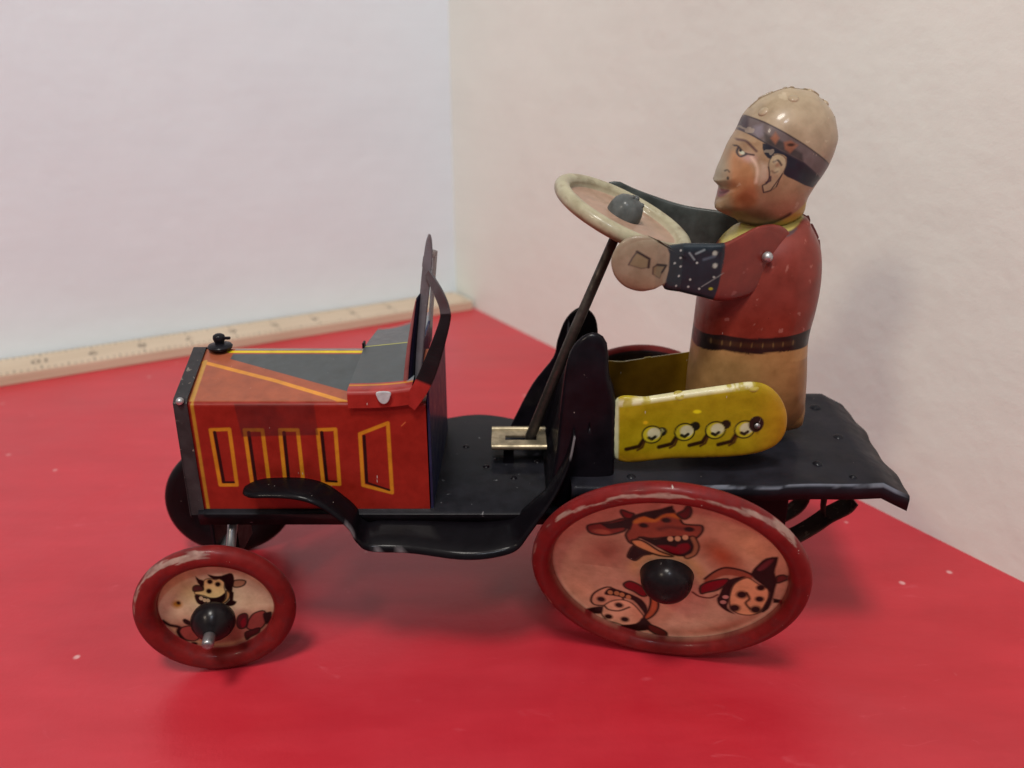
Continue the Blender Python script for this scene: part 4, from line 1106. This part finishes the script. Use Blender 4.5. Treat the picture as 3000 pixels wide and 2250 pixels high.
# helmet
hel = Print(p.x, p.y, (0, 0, 0)); hel.poly([(5.2, 14.42)]+H_BAND[:5]+[(8.6, 12.75), (9, 16), (5, 16)], (1, 1, 1), .010)
p.mix(hel.c[:, 0], ink(148, 132, 110))
p.mix(hel.c[:, 0]*.35*np.clip((p.x-6.8)/.8, 0, 1), ink(140, 126, 108))
bd = Print(p.x, p.y, (0, 0, 0)); bd.poly([(5.3, 14.45)]+H_BAND[:5]+[(8.3, 12.8), (8.0, 12.5)]+H_BAND[5:]+[(5.3, 14.1)], (1, 1, 1), .010)
p.mix(bd.c[:, 0], ink(92, 82, 82))
p.poly(H_GREY, ink(116, 110, 118), .04, .8); p.line(H_BAND[:5], .03, ink(48, 40, 44), .012); p.line(H_BAND[5:], .03, ink(44, 40, 50), .012)
p.poly([(6.0, 13.95), (6.35, 13.8), (6.9, 13.5), (6.95, 13.3), (6.35, 13.58), (6.02, 13.74)], ink(50, 46, 46), .03, .8)
p.poly(H_PATCH1, ink(134, 88, 66), .03, .85); p.poly(H_PATCH2, ink(132, 86, 66), .03, .85); p.spot(6.6, 13.7, .09, .035, ink(60, 40, 34), .4)
p.poly([(5.64, 14.3), (5.76, 14.28), (5.72, 13.98), (5.6, 13.98)], ink(52, 40, 48), .02, .9)
p.line(H_NECKB, .10, ink(46, 26, 26), .04, False, .9, 3)  # shadow between jaw and collar painted as a dark line
p.poly([(5.8, 11.68), (6.15, 11.63), (6.57, 11.73), (6.90, 11.93), (7.3, 12.3), (7.7, 12.2), (7.6, 11.2), (5.6, 11.2)], ink(160, 146, 70), .03)
nz = vnoise(p.x, p.y, 4.0, 27, 4)
p.mix(np.clip((nz-.76)/.05, 0, .3), ink(186, 172, 150))
p.grain(.07, 3.0, 7)
cls = (hel.c[:, 0] > .5).astype(int); cls[bd.c[:, 0] > .5] = 1
sp = split(V, F, p.c, cls)
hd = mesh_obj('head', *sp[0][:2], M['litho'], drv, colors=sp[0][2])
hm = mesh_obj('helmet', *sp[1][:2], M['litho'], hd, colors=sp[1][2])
v, f = seam(HEAD_OUT, YC, hm, 27/47, 46/47, .03)
mesh_obj('helmet_seam', v, f, M['litho'], hm, colors=np.tile(ink(128, 112, 92), (len(v), 1)))
for tx, tz, ny in ((6.02, 14.42, 1), (6.70, 14.72, 1), (7.30, 14.88, 0), (7.72, 14.60, 0), (7.98, 14.17, 0), (8.08, 13.70, 0)):
    if ny: ny = -float(ph.h(np.array([tx]), np.array([tz]))[0])
    d = Vector((tx-6.75, 1.1*ny, tz-13.6)).normalized()
    v, f = lathe([(.0, .035), (.09, .03), (.13, .0), (.13, -.05)] if ny else [(.0, .03), (.05, .025), (.09, .0), (.09, -.05)], 16)
    mesh_obj('clinch_tab', v, f, M['litho'], hm, colors=np.tile(ink(150, 134, 112), (len(v), 1)), matrix=frame((tx, YC+ny, tz), d, (0, 1, 0.01)))

# near arm: flat stamping from hand to shoulder
YA = 19.05
pa = Puff(ARM, (4.40, 11.0), .14, 7, .5)
V, F = puff_mesh(pa, YA, 520, 110, None, (160, 12))
V[:, 1] = np.where(V[:, 1] > YA, YA+.02, V[:, 1])
V[:, 1] -= .38*np.clip((4.1-V[:, 0])/.7, 0, 1)
V[:, 1] += 1.0*np.clip((V[:, 0]-5.0)/1.9, 0, 1)**1.1          # the shoulder end lies into the jersey
p = Print(V[:, 0], V[:, 2], ink(108, 45, 38))
p.mix(np.clip((10.55-p.y)/.4, 0, 1)*.5, ink(92, 26, 28))
p.poly([(3.50, 12), (5.06, 12), (5.10, 11.2), (5.02, 10.5), (4.88, 9.9), (3.58, 9.9), (3.62, 10.46), (3.70, 10.9), (3.70, 11.3), (3.62, 11.5)], ink(28, 38, 46), .012)
p.poly([(2, 12), (3.60, 12), (3.63, 11.5), (3.73, 11.3), (3.73, 10.9), (3.64, 10.46), (3.58, 10), (2, 10)], ink(128, 116, 98), .012)
p.mix((p.x < 3.6)*np.clip((10.95-p.y)/.5, 0, 1)*.5, ink(118, 82, 56))
for a, b in DOTS: p.spot(a, b, .028, .028, ink(150, 158, 156), .35)
p.spot(4.85, 11.27, .055, .06, ink(150, 158, 150), .4); p.spot(4.88, 10.97, .05, .06, ink(150, 158, 150), .4); p.spot(4.83, 10.40, .05, .035, ink(140, 140, 40), .4)
p.line([(4.24, 11.28), (4.37, 11.12)], .04, ink(110, 124, 130), .02); p.line([(4.40, 11.26), (4.59, 11.35)], .045, ink(110, 124, 130), .02); p.line([(4.60, 10.45), (5.11, 10.79)], .015, ink(130, 136, 136), .01)
p.line([(4.6, 11.12), (4.85, 11.2)], .05, ink(70, 84, 96), .03)
for sl in (SLOT1, SLOT2):
    p.poly(sl, ink(112, 102, 80), .02); p.line(sl, .022, ink(80, 68, 60), .015, True); p.line(sl[:3], .055, ink(30, 26, 30), .02)
p.line([SLOT1[4], SLOT1[5], SLOT1[0]], .03, ink(70, 62, 60), .02); p.line([SLOT2[4], SLOT2[5], SLOT2[0]], .025, ink(60, 50, 46), .02)
nz = vnoise(p.x, p.y, 4.0, 31, 4)
p.mix(np.clip((nz-.78)/.05, 0, .3)*(p.x > 5.1), ink(150, 100, 96))
p.grain(.08, 3.0, 13)
cls = np.where(p.x < 3.66, 1, np.where(p.x < 5.06, 2, 0))
sp = split(V, F, p.c, cls)
arm = mesh_obj('arm', *sp[0][:2], M['litho'], drv, colors=sp[0][2])
mesh_obj('hand', *sp[1][:2], M['litho'], arm, colors=sp[1][2])
mesh_obj('cuff', *sp[2][:2], M['litho'], arm, colors=sp[2][2])
v, f = lathe([(0, .14), (.07, .125), (.12, .08), (.14, .0)], 24)
mesh_obj('rivet', v, f, M['silver'], arm, matrix=frame((6.30, YA+.44, 11.05), (.1, -1, .1)))
# far arm, its bare grey inner side towards us
pb = Puff(FARARM, (4.7, 11.3), .10, 7, .5)
V, F = puff_mesh(pb, 22.3, 160, 16, None, (160, 16))
V[:, 1] += .9*np.clip((6.9-V[:, 0])/2.9, 0, 1)
mesh_obj('arm', V, F, M['grey_sheet'], drv)
